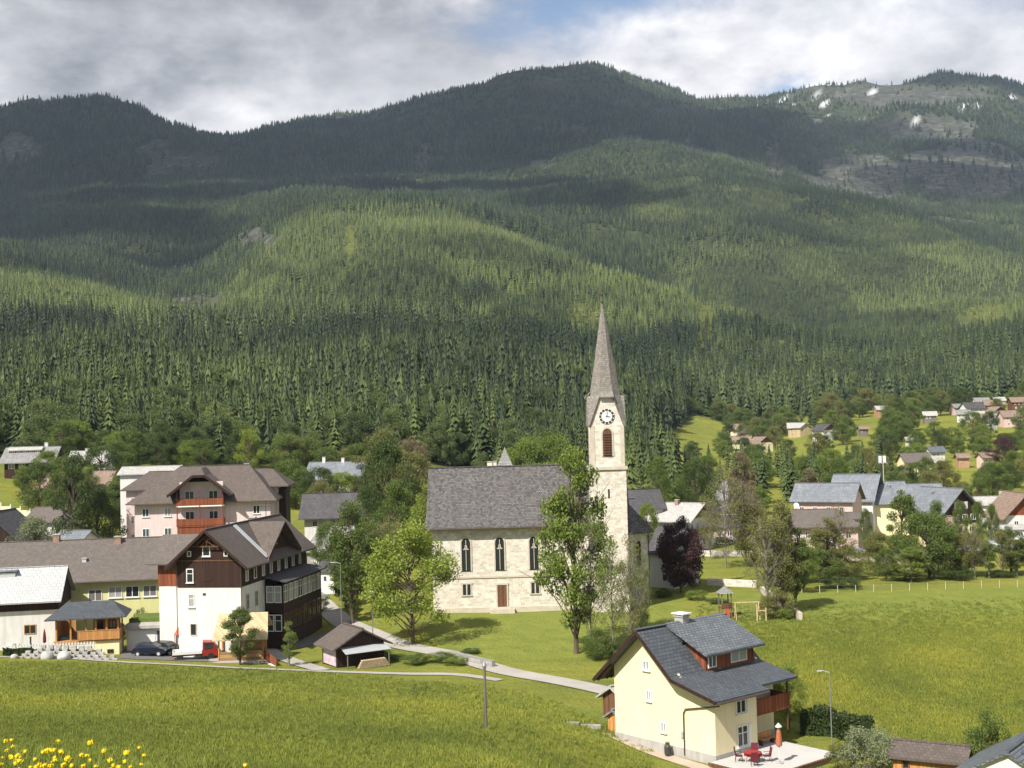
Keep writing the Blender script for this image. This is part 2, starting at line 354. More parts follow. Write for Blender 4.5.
# ------------------------------------------------------------------ where things of the land lie
CMi = CM.transposed()
def proj(x, y, z):
    c = [[CMi[r][k] for k in range(3)] for r in range(3)]
    zz = z-CZ
    a = c[0][0]*x+c[0][1]*y+c[0][2]*zz; b = c[1][0]*x+c[1][1]*y+c[1][2]*zz; d = -(c[2][0]*x+c[2][1]*y+c[2][2]*zz)
    return 512+F*a/d, 384-F*b/d
FS = [(-500,320),(0,338),(100,332),(200,338),(300,350),(400,350),(512,345),(600,390),(660,430),(690,760),(720,770),(850,775),(930,765),(1024,780),(1600,500)]
def fstart(px): return np.interp(px, [a for a, b in FS], [b for a, b in FS])
def ell(PX, PY, D, cx, cy_, rx, ry, d0, d1, nz, ang=0):
    a = R(ang); dx = PX-cx; dy = PY-cy_; ex = (dx*math.cos(a)+dy*math.sin(a))/rx; ey = (-dx*math.sin(a)+dy*math.cos(a))/ry
    return sstep(1.25, .8, np.sqrt(ex*ex+ey*ey)+nz)*(D > d0)*(D < d1)
FIELDS = [(700,437,30,15,420,760),(665,450,22,12,420,700),(820,438,26,6,500,760),(866,432,20,12,500,775),(1000,474,60,11,300,560),(965,470,40,8,300,520),(990,440,60,14,560,800)]
CLEAR = [(583,314,22,13,850,1200),(1005,308,34,22,1200,1600),(705,322,10,26,1000,1420),(640,205,26,5,1800,2500),(800,345,40,5,1000,1400),(480,262,34,4,1000,1600),(350,250,6,24,1000,1700)]
SCREE = [(255,240,26,12,1500,2400),(200,305,30,9,1400,2200),(15,150,26,14,3300,4600),(110,205,50,9,2900,4300),(160,170,12,26,3300,4600),(200,160,30,10,3300,4600),
         (425,160,14,14,3000,4700),(540,170,18,12,3000,4700),(700,158,20,10,3000,4700),(690,150,8,18,3000,4700),(560,130,30,4,3000,4700),(640,175,14,7,3000,4700),
         (860,182,50,20,2900,5200),(980,172,70,26,2900,5200),(930,130,60,14,3300,5200),(900,95,90,9,3800,5600),(775,165,8,22,2900,4600),(1015,260,20,10,2700,4000),(930,225,50,10,2600,4200)]
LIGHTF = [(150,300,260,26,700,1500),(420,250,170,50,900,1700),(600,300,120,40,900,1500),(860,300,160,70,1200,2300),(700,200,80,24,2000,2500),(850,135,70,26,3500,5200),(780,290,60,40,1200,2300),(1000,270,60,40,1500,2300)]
DARKF = [(400,290,60,24,700,1500),(545,320,40,30,700,1500),(750,300,50,36,1300,2200),(820,310,40,24,1200,2200),(60,330,60,14,500,1100),(480,300,30,12,600,1500),(890,330,60,14,1200,2200),(640,350,60,18,600,1200)]  # darker conifer patches; their tint also paints in dark sides of the relief
def zones(x, y, z, with_noise=True):
    px, py = proj(x, y, z); D = y
    nz = fbm(x, y, 60, 3, 41)*1.0*sstep(200, 900, D)+fbm(x, y, 14, 2, 43)*.5*(D < 900)
    nb = fbm(x, y, 240, 4, 47)*1.6+fbm(x, y, 60, 3, 48)*.6
    f = sstep(-12, 14, D-fstart(px)+fbm(x, y, 40, 3, 51)*40)
    fld = 0*D; scr = 0*D; lt = 0*D; dk = 0*D
    for e in FIELDS: fld = np.maximum(fld, ell(px, py, D, *e, nz*.4))
    clr = 0*D
    for e in CLEAR: clr = np.maximum(clr, ell(px, py, D, *e, nb*.8))
    f = f*(1-.45*clr)
    for e in SCREE: scr = np.maximum(scr, ell(px, py, D, *e, nb*.9))
    for e in LIGHTF: lt = np.maximum(lt, ell(px, py, D, *e, nb*.5))
    for e in DARKF: dk = np.maximum(dk, ell(px, py, D, *e, nb*.6))
    scr = np.maximum(scr, sstep(.17, .30, fbm(x, y, 170, 5, 61))*sstep(3000, 3600, D)*.9)
    snow = sstep(.235, .26, fbm(x, y, 34, 3, 71))*.95*sstep(1000, 1080, z)*(D > 3800)*(px > 760)*(py > 75)
    return px, py, f*(1-fld), scr*f, lt, dk, snow, fld
def terrain():
    nv = Z.size; co = np.stack([XX.ravel(), YY.ravel(), Z.ravel()], 1)
    nc = len(US); i, j = np.meshgrid(np.arange(NR-1), np.arange(nc-1), indexing='ij'); a = (i*nc+j).ravel()
    faces = np.stack([a, a+1, a+nc+1, a+nc], 1)
    me = npmesh('ground', co, faces, [grass_mat()], 4)
    me.polygons.foreach_set('use_smooth', np.ones(len(faces), bool))
    px, py, f, scr, lt, dk, snow, fld = zones(co[:,0], co[:,1], co[:,2])
    mown = np.zeros(nv)
    D = co[:,1]
    mown = np.maximum(mown, (D > 150)*(D < 176)*sstep(700, 740, px)*sstep(150, 158, D))          # strip by the pasture fence
    mown = np.maximum(mown, (D > 138)*(D < 200)*sstep(425, 440, px)*(1-sstep(660, 700, px)))      # churchyard lawn
    mown = np.maximum(mown, (1-sstep(0, 6, np.abs(py-727-(px-850)*.03)-6+0*px))*(px > 775)*(D < 130)*(D > 80))
    mown = np.maximum(mown, sstep(-3, 3, py-(682+(px-440)*.16))*(1-sstep(-3, 3, py-(700+(px-470)*.31)))*(px > 380)*(px < 640)*.8)
    c = np.stack([f, scr, snow, mown], 1).astype(np.float32)
    at_ = me.color_attributes.new('zone', 'FLOAT_COLOR', 'POINT'); at_.data.foreach_set('color', c.ravel())
    o = bpy.data.objects.new('ground', me); col.objects.link(o); tag(o, kind='structure'); return o
def grass_mat():
    m, nt, b = nodes('ground_mat')
    g = N(nt, 'ShaderNodeNewGeometry'); po = g.outputs['Position']
    at_ = N(nt, 'ShaderNodeAttribute'); at_.attribute_name = 'zone'
    sp = N(nt, 'ShaderNodeSeparateColor'); nt.links.new(at_.outputs['Color'], sp.inputs[0])
    big = noise(nt, po, .035, 5, .6); mid = noise(nt, po, .35, 5, .6); fine = noise(nt, po, 3.2, 4, .7)
    strk = noise(nt, mapping(nt, po, (.05, .28, .1), (0, 0, R(-12))), 1.0, 5, .6)
    f = mth(nt, 'ADD', mth(nt, 'ADD', mth(nt, 'MULTIPLY', big, .35), mth(nt, 'MULTIPLY', strk, .35)), mth(nt, 'MULTIPLY', fine, .3))
    base = ramp(nt, f, [(.34, (.090,.120,.028)), (.46, (.165,.190,.038)), (.57, (.245,.250,.048)), (.70, (.33,.305,.055))])
    # buttercups
    vo = N(nt, 'ShaderNodeTexVoronoi'); vo.inputs['Scale'].default_value = 2.6; nt.links.new(po, vo.inputs['Vector'])
    dots = mth(nt, 'LESS_THAN', vo.outputs['Distance'], .24)
    ypatch = ramp(nt, mth(nt, 'ADD', mth(nt, 'MULTIPLY', strk, .6), mth(nt, 'MULTIPLY', mid, .4)), [(.47, 0.), (.60, 1.)])
    mown = at_.outputs['Alpha']; nm = mth(nt, 'SUBTRACT', 1.0, mown, True)
    yl = mth(nt, 'MULTIPLY', mth(nt, 'MULTIPLY', dots, ypatch), nm)
    base = mixc(nt, mth(nt, 'MULTIPLY', ypatch, .30), base, (.22,.19,.02))
    base = mixc(nt, mth(nt, 'MULTIPLY', yl, .7), base, (.52,.40,.02))
    base = mixc(nt, mth(nt, 'MULTIPLY', mown, .8), base, mixc(nt, ramp(nt, mid, [(.35, 0.), (.65, 1.)]), (.165,.205,.040), (.225,.250,.050)))
    ff = ramp(nt, noise(nt, po, .03, 6, .65), [(.35, (.022,.030,.014)), (.62, (.060,.072,.028)), (.75, (.10,.095,.06))])
    a = mixc(nt, mth(nt, 'POWER', sp.outputs[0], 1.0), base, ff)
    rock = ramp(nt, noise(nt, po, .045, 8, .75), [(.36, (.025,.036,.016)), (.50, (.065,.066,.052)), (.60, (.125,.118,.10)), (.72, (.24,.228,.205))])
    a = mixc(nt, sp.outputs[1], a, rock)
    a = mixc(nt, sp.outputs[2], a, (.75,.77,.80))
    nt.links.new(a, b.inputs['Base Color']); b.inputs['Roughness'].default_value = .95; b.inputs['Specular IOR Level'].default_value = .1
    bump(nt, b, mth(nt, 'ADD', fine, mth(nt, 'MULTIPLY', mid, 2.0)), .9, .35)
    return m
ground = terrain()

# ------------------------------------------------------------------ conifers
def conifer_mesh(name, H_=1.0, tiers=9, arms=9, seed=1, r0=.17, mat='conifer'):
    "crown of drooping branch fans, unit height"
    r = random.Random(seed); mb = MB()
    zb = .10
    for t in range(tiers):
        f = t/(tiers-1.0); z = zb+(1-zb)*(f**.9)*.93; rad = r0*(1-f)**.82*(.85+.3*r.random())+.008
        n = max(5, int(arms*(1-.45*f))); off = r.random()*6.28; dz = (1-zb)/tiers
        for k in range(n):
            a = off+2*math.pi*k/n+r.uniform(-.2, .2); rr = rad*r.uniform(.72, 1.18); wv = 2*math.pi/n*.52
            up = dz*r.uniform(.9, 1.35); dr_ = dz*r.uniform(.1, .65)
            p0 = (0, 0, z+up)
            p1 = (rr*.6*math.cos(a-wv), rr*.6*math.sin(a-wv), z+dz*.15-dr_*.3); p2 = (rr*math.cos(a), rr*math.sin(a), z-dr_)
            p3 = (rr*.6*math.cos(a+wv), rr*.6*math.sin(a+wv), z+dz*.15-dr_*.3)
            mb.add([p0, p1, p2, p3], [(0,1,2), (0,2,3)])
    mb.tube([(0,0,.9), (0,0,1.0)], [.008, .001], 4)
    return mb.mesh(name, mat)
m, nt, b = nodes('conifer')
oi = N(nt, 'ShaderNodeObjectInfo'); g = N(nt, 'ShaderNodeNewGeometry')
f = mth(nt, 'ADD', mth(nt, 'MULTIPLY', g.outputs['Random Per Island'], .4), mth(nt, 'MULTIPLY', oi.outputs['Random'], .6))
nt.links.new(ramp(nt, f, [(.1, (.026,.042,.012)), (.5, (.050,.074,.018)), (.9, (.095,.120,.028))]), b.inputs['Base Color']); b.inputs['Roughness'].default_value = .7
m, nt, b = nodes('forest_conifer')
oi = N(nt, 'ShaderNodeObjectInfo'); g = N(nt, 'ShaderNodeNewGeometry')
ai = N(nt, 'ShaderNodeAttribute'); ai.attribute_type = 'INSTANCER'; ai.attribute_name = 'tint'
f = mth(nt, 'ADD', ai.outputs['Fac'], mth(nt, 'MULTIPLY', mth(nt, 'SUBTRACT', g.outputs['Random Per Island'], .5), .22))
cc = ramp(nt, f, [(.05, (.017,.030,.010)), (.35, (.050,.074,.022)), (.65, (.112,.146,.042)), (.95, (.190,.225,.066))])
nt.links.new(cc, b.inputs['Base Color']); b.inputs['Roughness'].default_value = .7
plain('bark', (.12,.09,.065), .9, .4, 3, 20)
plain('bark_pale', (.19,.17,.14), .9, .35, 3, 20)
CON = [conifer_mesh('crown', tiers=13, arms=10, seed=s, r0=q) for s, q in ((1,.155),(2,.17),(3,.14),(4,.185))]
CONF = [conifer_mesh('crown', tiers=7, arms=7, seed=s, r0=q) for s, q in ((11,.15),(12,.17),(13,.13))]
TR = MB().tube([(0,0,-.05), (0,0,.12), (0,0,.9)], [.016, .012, .002], 6).mesh('trunk', 'bark')
ncon = 0
def conifer(x, y, h, wd=1.0, low=False, label='dark spruce standing in the forest edge behind the village', group='spruces of the forest edge'):
    o = thing('spruce_tree', label, 'tree', (x, y, hz(x, y)-.1), rng.random()*6.28, group)
    me = rng.choice(CONF if low else CON)
    c = bpy.data.objects.new('crown', me); col.objects.link(c); c.parent = o; c.scale = (h*wd, h*wd, h)
    t = bpy.data.objects.new('trunk', TR); col.objects.link(t); t.parent = o; t.scale = (h, h, h)
    return o
def leafblob(name, seed, n=620, r=.5):
    "a small broadleaf crown for far woods, unit height"
    q = random.Random(seed); mb = MB()
    for k in range(n):
        z = q.uniform(.15, 1.0); rad = r*math.sqrt(max(.02, 1-((z-.55)/.5)**2))*q.uniform(.55, 1.0)*.62; a = q.random()*6.283
        c = Vector((rad*math.cos(a), rad*math.sin(a), z)); s_ = q.uniform(.022, .05)
        u = Vector((q.gauss(0,1), q.gauss(0,1), q.gauss(0,1))).normalized(); v = u.orthogonal().normalized()*s_; u2 = u.cross(v)
        mb.add([c-v-u2*.7, c+v-u2*.7, c+v+u2*.7, c-v+u2*.7], [(0,1,2,3)])
    return mb.mesh(name, 'forest_conifer')
def scatter_forest():
    pts = []
    for d0, d1, sp in ((300, 900, 5.3), (900, 1700, 5.9), (1700, 2600, 7.4), (2600, 3400, 10.0), (3400, 6000, 14.0)):
        # jittered polar cells of about sp metres
        d = d0
        while d < d1:
            n = int(1.40*d*1.06/sp); u = (np.arange(n)+nrs.rand(n))/n*1480-740
            dd = d+nrs.rand(n)*sp*1.02; pts.append(np.stack([u*dd/F, dd, np.full(n, sp)], 1)); d += sp*1.02
    p = np.concatenate(pts); x, y, s = p.T; z = H(x, y)
    px, py, f, scr, lt, dk, snow, fld = zones(x, y, z)
    gapn = sstep(.16, .26, fbm(x, y, 70, 4, 81))*.85*(y > 700)
    keep = nrs.rand(len(x)) < f**1.6*(1-.93*sstep(.35, .75, scr))*(1-gapn)*(1-sstep(1000, 1250, z)*.6)*np.where(y < 2600, .97, .9)
    x, y, s, z, lt, dk, px, py = [q[keep] for q in (x, y, s, z, lt, dk, px, py)]
    h = (13+15*nrs.rand(len(x))**1.3)*(1-.2*sstep(650, 420, y))*(1-.30*sstep(500, 1300, y)*sstep(3600,3000,y))*(1+.25*fbm(x, y, 70, 3, 95)*2)*(1-.35*sstep(.4, .9, lt))*np.where(y > 3400, 1.25, 1.0)*(1-.35*sstep(900, 1200, z))
    broad = (nrs.rand(len(x)) < (.05+.10*sstep(.0, .25, fbm(x, y, 120, 3, 85))+.22*(y < 480)))&(y < 1500)
    tint = .20+.55*(fbm(x, y, 130, 4, 91)+.08)+.34*sstep(.2, .9, lt)-.32*sstep(.2, .8, dk)-.30*sstep(.10,.22,fbm(x, y, 260, 4, 131))*(y > 700)+(nrs.rand(len(x))-.5)*.42+.30*broad+.22*fbm(x, y, 35, 2, 97)+.06*sstep(2500, 700, y)  # species tone per tree, with lit and dark slopes painted into it
    h = np.where(broad, h*.75, h)
    return x, y, z, h, np.clip(tint, 0, 1), broad, s
fx, fy, fz, fh, ft, fb, fsp = scatter_forest()
print('forest points', len(fx))
# the spruces that show largest stand as trees of their own
order = np.argsort(-(fh/fy)*(~fb)*(np.abs(fx/fy*F) < 520))
own = order[:190]; mask = np.ones(len(fx), bool); mask[own] = False
for i in own: conifer(float(fx[i]), float(fy[i]), float(fh[i]), .95)
def gn_forest(name, x, y, z, h, wd, tint, protos, label, mat='forest_conifer'):
    n = len(x); me = bpy.data.meshes.new(name); me.vertices.add(n)
    me.vertices.foreach_set('co', np.stack([x, y, z-.2], 1).astype(np.float32).ravel())
    for nm, v in (('h', h), ('wd', wd), ('tint', tint), ('rot', nrs.rand(n)*6.28)):
        a = me.attributes.new(nm, 'FLOAT', 'POINT'); a.data.foreach_set('value', v.astype(np.float32))
    a = me.attributes.new('pick', 'INT', 'POINT'); a.data.foreach_set('value', nrs.randint(0, len(protos), n).astype(np.int32))
    o = bpy.data.objects.new(name, me); col.objects.link(o); tag(o, label, 'forest' if 'wood' in name or 'forest' in name else 'grass', kind='stuff')
    gt = bpy.data.node_groups.new(name, 'GeometryNodeTree')
    gt.interface.new_socket('Geometry', in_out='INPUT', socket_type='NodeSocketGeometry'); gt.interface.new_socket('Geometry', in_out='OUTPUT', socket_type='NodeSocketGeometry')
    gi = gt.nodes.new('NodeGroupInput'); go = gt.nodes.new('NodeGroupOutput')
    ip = gt.nodes.new('GeometryNodeInstanceOnPoints'); L = gt.links
    m2p = gt.nodes.new('GeometryNodeMeshToPoints'); L.new(gi.outputs[0], m2p.inputs[0]); L.new(m2p.outputs[0], ip.inputs['Points'])
    g2i = gt.nodes.new('GeometryNodeGeometryToInstance')
    for pr in reversed(protos):
        oi = gt.nodes.new('GeometryNodeObjectInfo'); oi.inputs['Object'].default_value = pr; oi.transform_space = 'ORIGINAL'
        L.new(oi.outputs['Geometry'], g2i.inputs[0])
    sm = gt.nodes.new('GeometryNodeSetMaterial'); sm.inputs['Material'].default_value = MATS[mat]
    L.new(g2i.outputs[0], sm.inputs['Geometry'])
    L.new(sm.outputs[0], ip.inputs['Instance']); ip.inputs['Pick Instance'].default_value = True
    def at_(nm, t='FLOAT'):
        q = gt.nodes.new('GeometryNodeInputNamedAttribute'); q.data_type = t; q.inputs['Name'].default_value = nm; return q.outputs[0]
    L.new(at_('pick', 'INT'), ip.inputs['Instance Index'])
    c1 = gt.nodes.new('ShaderNodeCombineXYZ'); L.new(at_('rot'), c1.inputs[2]); L.new(c1.outputs[0], ip.inputs['Rotation'])
    c2 = gt.nodes.new('ShaderNodeCombineXYZ'); L.new(at_('wd'), c2.inputs[0]); L.new(at_('wd'), c2.inputs[1]); L.new(at_('h'), c2.inputs[2]); L.new(c2.outputs[0], ip.inputs['Scale'])
    L.new(ip.outputs[0], go.inputs[0])
    md = o.modifiers.new('scatter', 'NODES'); md.node_group = gt; return o
# three low spruces far up the slope lend their crowns to the forest, and three far broadleaf trees theirs
pr = []
for k in range(3):
    i = np.where(mask & ~fb & (fy > 600))[0][500+k*97]; mask[i] = False
    o = conifer(float(fx[i]), float(fy[i]), float(fh[i]), 1.0, True, 'spruce further up the wooded slope behind the village', 'spruces up the slope'); c = [q for q in o.children if q.name.startswith('crown')][0]
    c.data = CONF[k]; pr.append(c)
a_ = mask & ~fb
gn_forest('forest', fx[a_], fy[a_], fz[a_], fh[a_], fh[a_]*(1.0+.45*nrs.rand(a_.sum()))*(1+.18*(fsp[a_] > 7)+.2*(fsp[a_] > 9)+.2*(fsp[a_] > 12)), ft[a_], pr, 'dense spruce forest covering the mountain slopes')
# ------------------------------------------------------------------ materials of the village
plaster('plaster_white', (.71,.695,.67), .16); plaster('plaster_pink', (.74,.60,.58)); plaster('plaster_yellow', (.78,.67,.36), .10)
plaster('plaster_cream', (.84,.745,.47), .08); plaster('plaster_lime', (.66,.64,.30), .12); plaster('plaster_grey', (.42,.41,.39)); plaster('concrete', (.46,.44,.41), .25)
plaster('plaster_rose', (.68,.50,.44)); plaster('plaster_orange', (.46,.27,.17))
planks('wood_dark', (.042,.019,.013)); planks('wood_brown', (.16,.075,.04)); planks('wood_red', (.25,.075,.032)); planks('wood_orange', (.56,.27,.09), 'z', .14, .25)
planks('wood_pale', (.58,.45,.26), 'z', .16, .25); planks('wood_grey', (.21,.18,.15)); planks('wood_level', (.40,.24,.11), 'h', .18)
tiles('roof_brown', (.125,.100,.086), .33, .36, .16, (.06,.05,.045), .02, .75, .25, (.15,.125,.10))
tiles('roof_taupe', (.140,.120,.107), .34, .40, .14, (.08,.065,.055), .02, .8, .3, (.17,.14,.11))
tiles('roof_whitegrid', (.50,.51,.50), .62, .55, .08, (.30,.30,.30), .05, .6, .3, (.40,.39,.36))
tiles('roof_shingle', (.128,.121,.119), .30, .28, .50, (.05,.045,.04), .03, .9, .35, (.11,.10,.085))
tiles('roof_slate', (.088,.098,.112), .42, .33, .22, (.04,.045,.05), .04, .55, .3, (.13,.135,.13))
tiles('roof_slate_light', (.145,.160,.178), .40, .30, .24, (.06,.065,.07), .045, .55, .3, (.19,.195,.19))
tiles('roof_bluegrey', (.185,.20,.225), .55, .8, .14, (.11,.12,.13), .04, .55, .5, (.27,.275,.28))
tiles('roof_spire', (.27,.245,.215), .26, .24, .35, (.12,.11,.10), .03, .9, .3, (.19,.17,.15))
tiles('roof_grey', (.26,.255,.25), .5, .45, .2, (.12,.12,.12), .03, .7, .4, (.18,.17,.15))
tiles('roof_rust', (.28,.20,.155), .4, .4, .22, (.1,.07,.05), .03, .8, .5, (.22,.18,.14))
tiles('roof_pale', (.43,.415,.39), .5, .5, .12, (.3,.3,.3), .03, .7, .4, (.42,.38,.33))
tiles('roof_darkgrey', (.085,.080,.085), .5, .45, .2, (.03,.03,.03), .03, .7, .3, (.13,.12,.12))
masonry('stone_cream', (.66,.60,.52), .62, .34, .24, (.72,.67,.59), (.52,.455,.38)); masonry('stone_rough', (.33,.31,.28), .7, .4, .35, (.22,.2,.18))
masonry('brick_red', (.30,.13,.08), .25, .09, .3, (.4,.36,.3))
plain('trim_white', (.78,.77,.74), .5, .08); plain('trim_stone', (.52,.46,.37), .8, .2); plain('metal_grey', (.34,.36,.38), .4, .12, metal=.6); plain('metal_light', (.62,.64,.66), .35, .1, metal=.4)
plain('metal_dark', (.05,.05,.055), .5, .2); plain('copper_brown', (.085,.06,.045), .5, .2); plain('paint_red', (.24,.025,.02), .35, .1); plain('paint_white', (.66,.66,.65), .35, .05)
plain('paint_navy', (.012,.016,.03), .25, .1); plain('paint_black', (.012,.012,.013), .3, .1); plain('paint_silver', (.45,.46,.47), .3, .08, metal=.5); plain('rubber', (.02,.02,.02), .8, .1)
plain('cloth_red', (.30,.035,.03), .9, .1); plain('cloth_terracotta', (.40,.13,.07), .9, .15); plain('cloth_wine', (.13,.02,.03), .9, .15); plain('cloth_orange', (.72,.25,.03), .8, .1); plain('cloth_coral', (.45,.11,.06), .8, .1)
plain('cloth_blue', (.12,.20,.26), .9, .2); plain('log_ends', (.45,.34,.22), .9, .45, 6, 14); plain('boulder_stone', (.42,.42,.40), .9, .3, .8, 7, .6)
plain('asphalt', (.14,.135,.13), .9, .22, .15, 6, .2); plain('gravel', (.36,.335,.30), .95, .2, .3, 8, .3); plain('gravel_pink', (.44,.35,.28), .95, .2, .3, 8, .3); plain('terrace_slab', (.47,.455,.43), .8, .08, .4, 5)
plain('curtain', (.62,.60,.56), .9, .15); plain('signal_red', (.5,.03,.03), .4)
glass('glass_dark'); glass('glass_blue', (.05,.08,.10))
glass('glass_sheer', (.34,.34,.33)); glass('glass_curtain', (.17,.16,.15))

# ------------------------------------------------------------------ houses
def window(root, face, u, z, w, h, frame='trim_white', pane='glass_dark', mull=1, cross=False, name='window', sill=None):
    """face = (origin, along, outward) in the house's own frame"""
    o, U, O = face; t = .09; mb = MB()
    if pane == 'glass_dark' and rng.random() < .38: pane = rng.choice(['glass_sheer', 'glass_blue', 'glass_curtain'])
    def bar(u0, u1, z0, z1, d0=-.05, d1=.07):
        a = o+U*(u+u0)+O*d0+Vector((0,0,z+z0)); mb.extr([a, a+U*(u1-u0), a+U*(u1-u0)+Vector((0,0,z1-z0)), a+Vector((0,0,z1-z0))], O*(d1-d0))
    bar(-w/2, -w/2+t, -h/2, h/2); bar(w/2-t, w/2, -h/2, h/2); bar(-w/2+t, w/2-t, h/2-t, h/2); bar(-w/2+t, w/2-t, -h/2, -h/2+t)
    for k in range(mull):
        c = -w/2+w*(k+1)/(mull+1); bar(c-t/2, c+t/2, -h/2+t, h/2-t, -.04, .06)
    if cross: bar(-w/2+t, w/2-t, h*.12, h*.12+.06, -.04, .055)
    f = mb.build(name, frame, root)
    p = MB(); a = o+U*(u-w/2+.03)+O*-.045+Vector((0,0,z-h/2+.03)); p.extr([a, a+U*(w-.06), a+U*(w-.06)+Vector((0,0,h-.06)), a+Vector((0,0,h-.06))], O*.06)
    p.build('pane', pane, f)
    if sill:
        s_ = MB(); a = o+U*(u-w/2-.08)+O*.0+Vector((0,0,z-h/2-.08)); s_.extr([a, a+U*(w+.16), a+U*(w+.16)+Vector((0,0,.07)), a+Vector((0,0,.07))], O*.16); s_.build('sill', sill, f)
    return f
def faces(w, d):
    X = Vector((1,0,0)); Y = Vector((0,1,0)); z = Vector((0,0,0))
    return dict(f=(z, X, -Y), r=(Vector((w,0,0)), Y, X), l=(z.copy(), Y, -X), b=(Vector((0,d,0)), X, Y))
def roof_mb(mb, x0, x1, y0, y1, hw, rise, ridge='x', over=.7, go=.6, hip=(0,0), hiplev=1.0, t=.18, mi=0):
    """gable roof over a rectangle; hip = horizontal pull-in at each end, hiplev = share of the rise where a half hip starts (0 = full hip)"""
    if ridge == 'x': a0, a1, b0, b1 = x0, x1, y0, y1; f = lambda a, b, z: Vector((a, b, z))
    else: a0, a1, b0, b1 = y0, y1, x0, x1; f = lambda a, b, z: Vector((b, a, z))
    hb = (b1-b0)/2; s = rise/hb; bc = (b0+b1)/2; zr = hw+rise+t
    ze = hw+t-s*over; A0 = a0-go; A1 = a1+go
    def lev(l): return ze+(zr-ze)*l, (hb+over)*(1-l)
    dn = Vector((0,0,-t))
    for sg in (-1, 1):
        pts = [f(A0, bc+sg*(hb+over), ze), f(A1, bc+sg*(hb+over), ze)]
        if hip[1]:
            z1, q = lev(hiplev); 
            if hiplev > 0: pts.append(f(A1, bc+sg*q, z1))
            pts.append(f(A1-hip[1], bc, zr))
        else: pts.append(f(A1, bc, zr))
        if hip[0]:
            pts.append(f(A0+hip[0], bc, zr)); z1, q = lev(hiplev)
            if hiplev > 0: pts.append(f(A0, bc+sg*q, z1))
        else: pts.append(f(A0, bc, zr))
        mb.extr(pts, dn, mi)
    for e, (A, hp, sg) in enumerate(((A0, hip[0], 1), (A1, hip[1], -1))):
        if hp:
            z1, q = lev(hiplev); mb.extr([f(A, bc-q, z1), f(A, bc+q, z1), f(A+sg*hp, bc, zr)], dn, mi)
    if not hip[0] and not hip[1]:
        pass
    # ridge cap
    mb.beam(f(A0+hip[0]+.02, bc, zr+.03), f(A1-hip[1]-.02, bc, zr+.03), .3, .08, mi)
def gable_mb(mb, x0, x1, y0, y1, hw, rise, ridge='x', hip=(0,0), hiplev=1.0, mi=0, th=.25):
    if ridge == 'x': a0, a1, b0, b1 = x0, x1, y0, y1; f = lambda a, b, z: Vector((a, b, z)); ax = Vector((1,0,0))
    else: a0, a1, b0, b1 = y0, y1, x0, x1; f = lambda a, b, z: Vector((b, a, z)); ax = Vector((0,1,0))
    bc = (b0+b1)/2; hb = (b1-b0)/2
    for e, (A, sg) in enumerate(((a0, 1), (a1, -1))):
        l = hiplev if hip[e] else 1.0
        if l <= .02: continue
        l = min(1.0, l); pts = [f(A, b0, hw), f(A, b1, hw)]
        if l < 1: pts += [f(A, bc+hb*(1-l), hw+rise*l), f(A, bc-hb*(1-l), hw+rise*l)]
        else: pts.append(f(A, bc, hw+rise))
        mb.extr(pts, ax*sg*th, mi)
def chimney(parent, x, y, z, w=.7, d=.7, h=1.4, mat='brick_red', cap='concrete', dig=1.2):
    c = MB().box(x-w/2, x+w/2, y-d/2, y+d/2, z-dig, z+h).build('chimney', mat, parent)
    MB().box(x-w/2-.08, x+w/2+.08, y-d/2-.08, y+d/2+.08, z+h+.002, z+h+.12).build('cap', cap, c); return c
def balcony(root, x0, x1, y0, y1, z, rail=1.0, mat='wood_brown', slab='wood_brown', axis='x'):
    b = MB().box(x0, x1, y0, y1, z-.18, z).build('balcony', slab, root)
    r = MB()
    t = .07
    r.box(x0, x1, y0, y0+t, z+.06, z+rail); 
    r.box(x0, x0+t, y0+t, y1, z+.06, z+rail); r.box(x1-t, x1, y0+t, y1, z+.06, z+rail)
    if axis == 'r': r = MB().box(x1-t, x1, y0, y1, z+.06, z+rail).box(x0, x1-t, y0, y0+t, z+.06, z+rail).box(x0, x1-t, y1-t, y1, z+.06, z+rail)
    r.build('railing', mat, b); return b
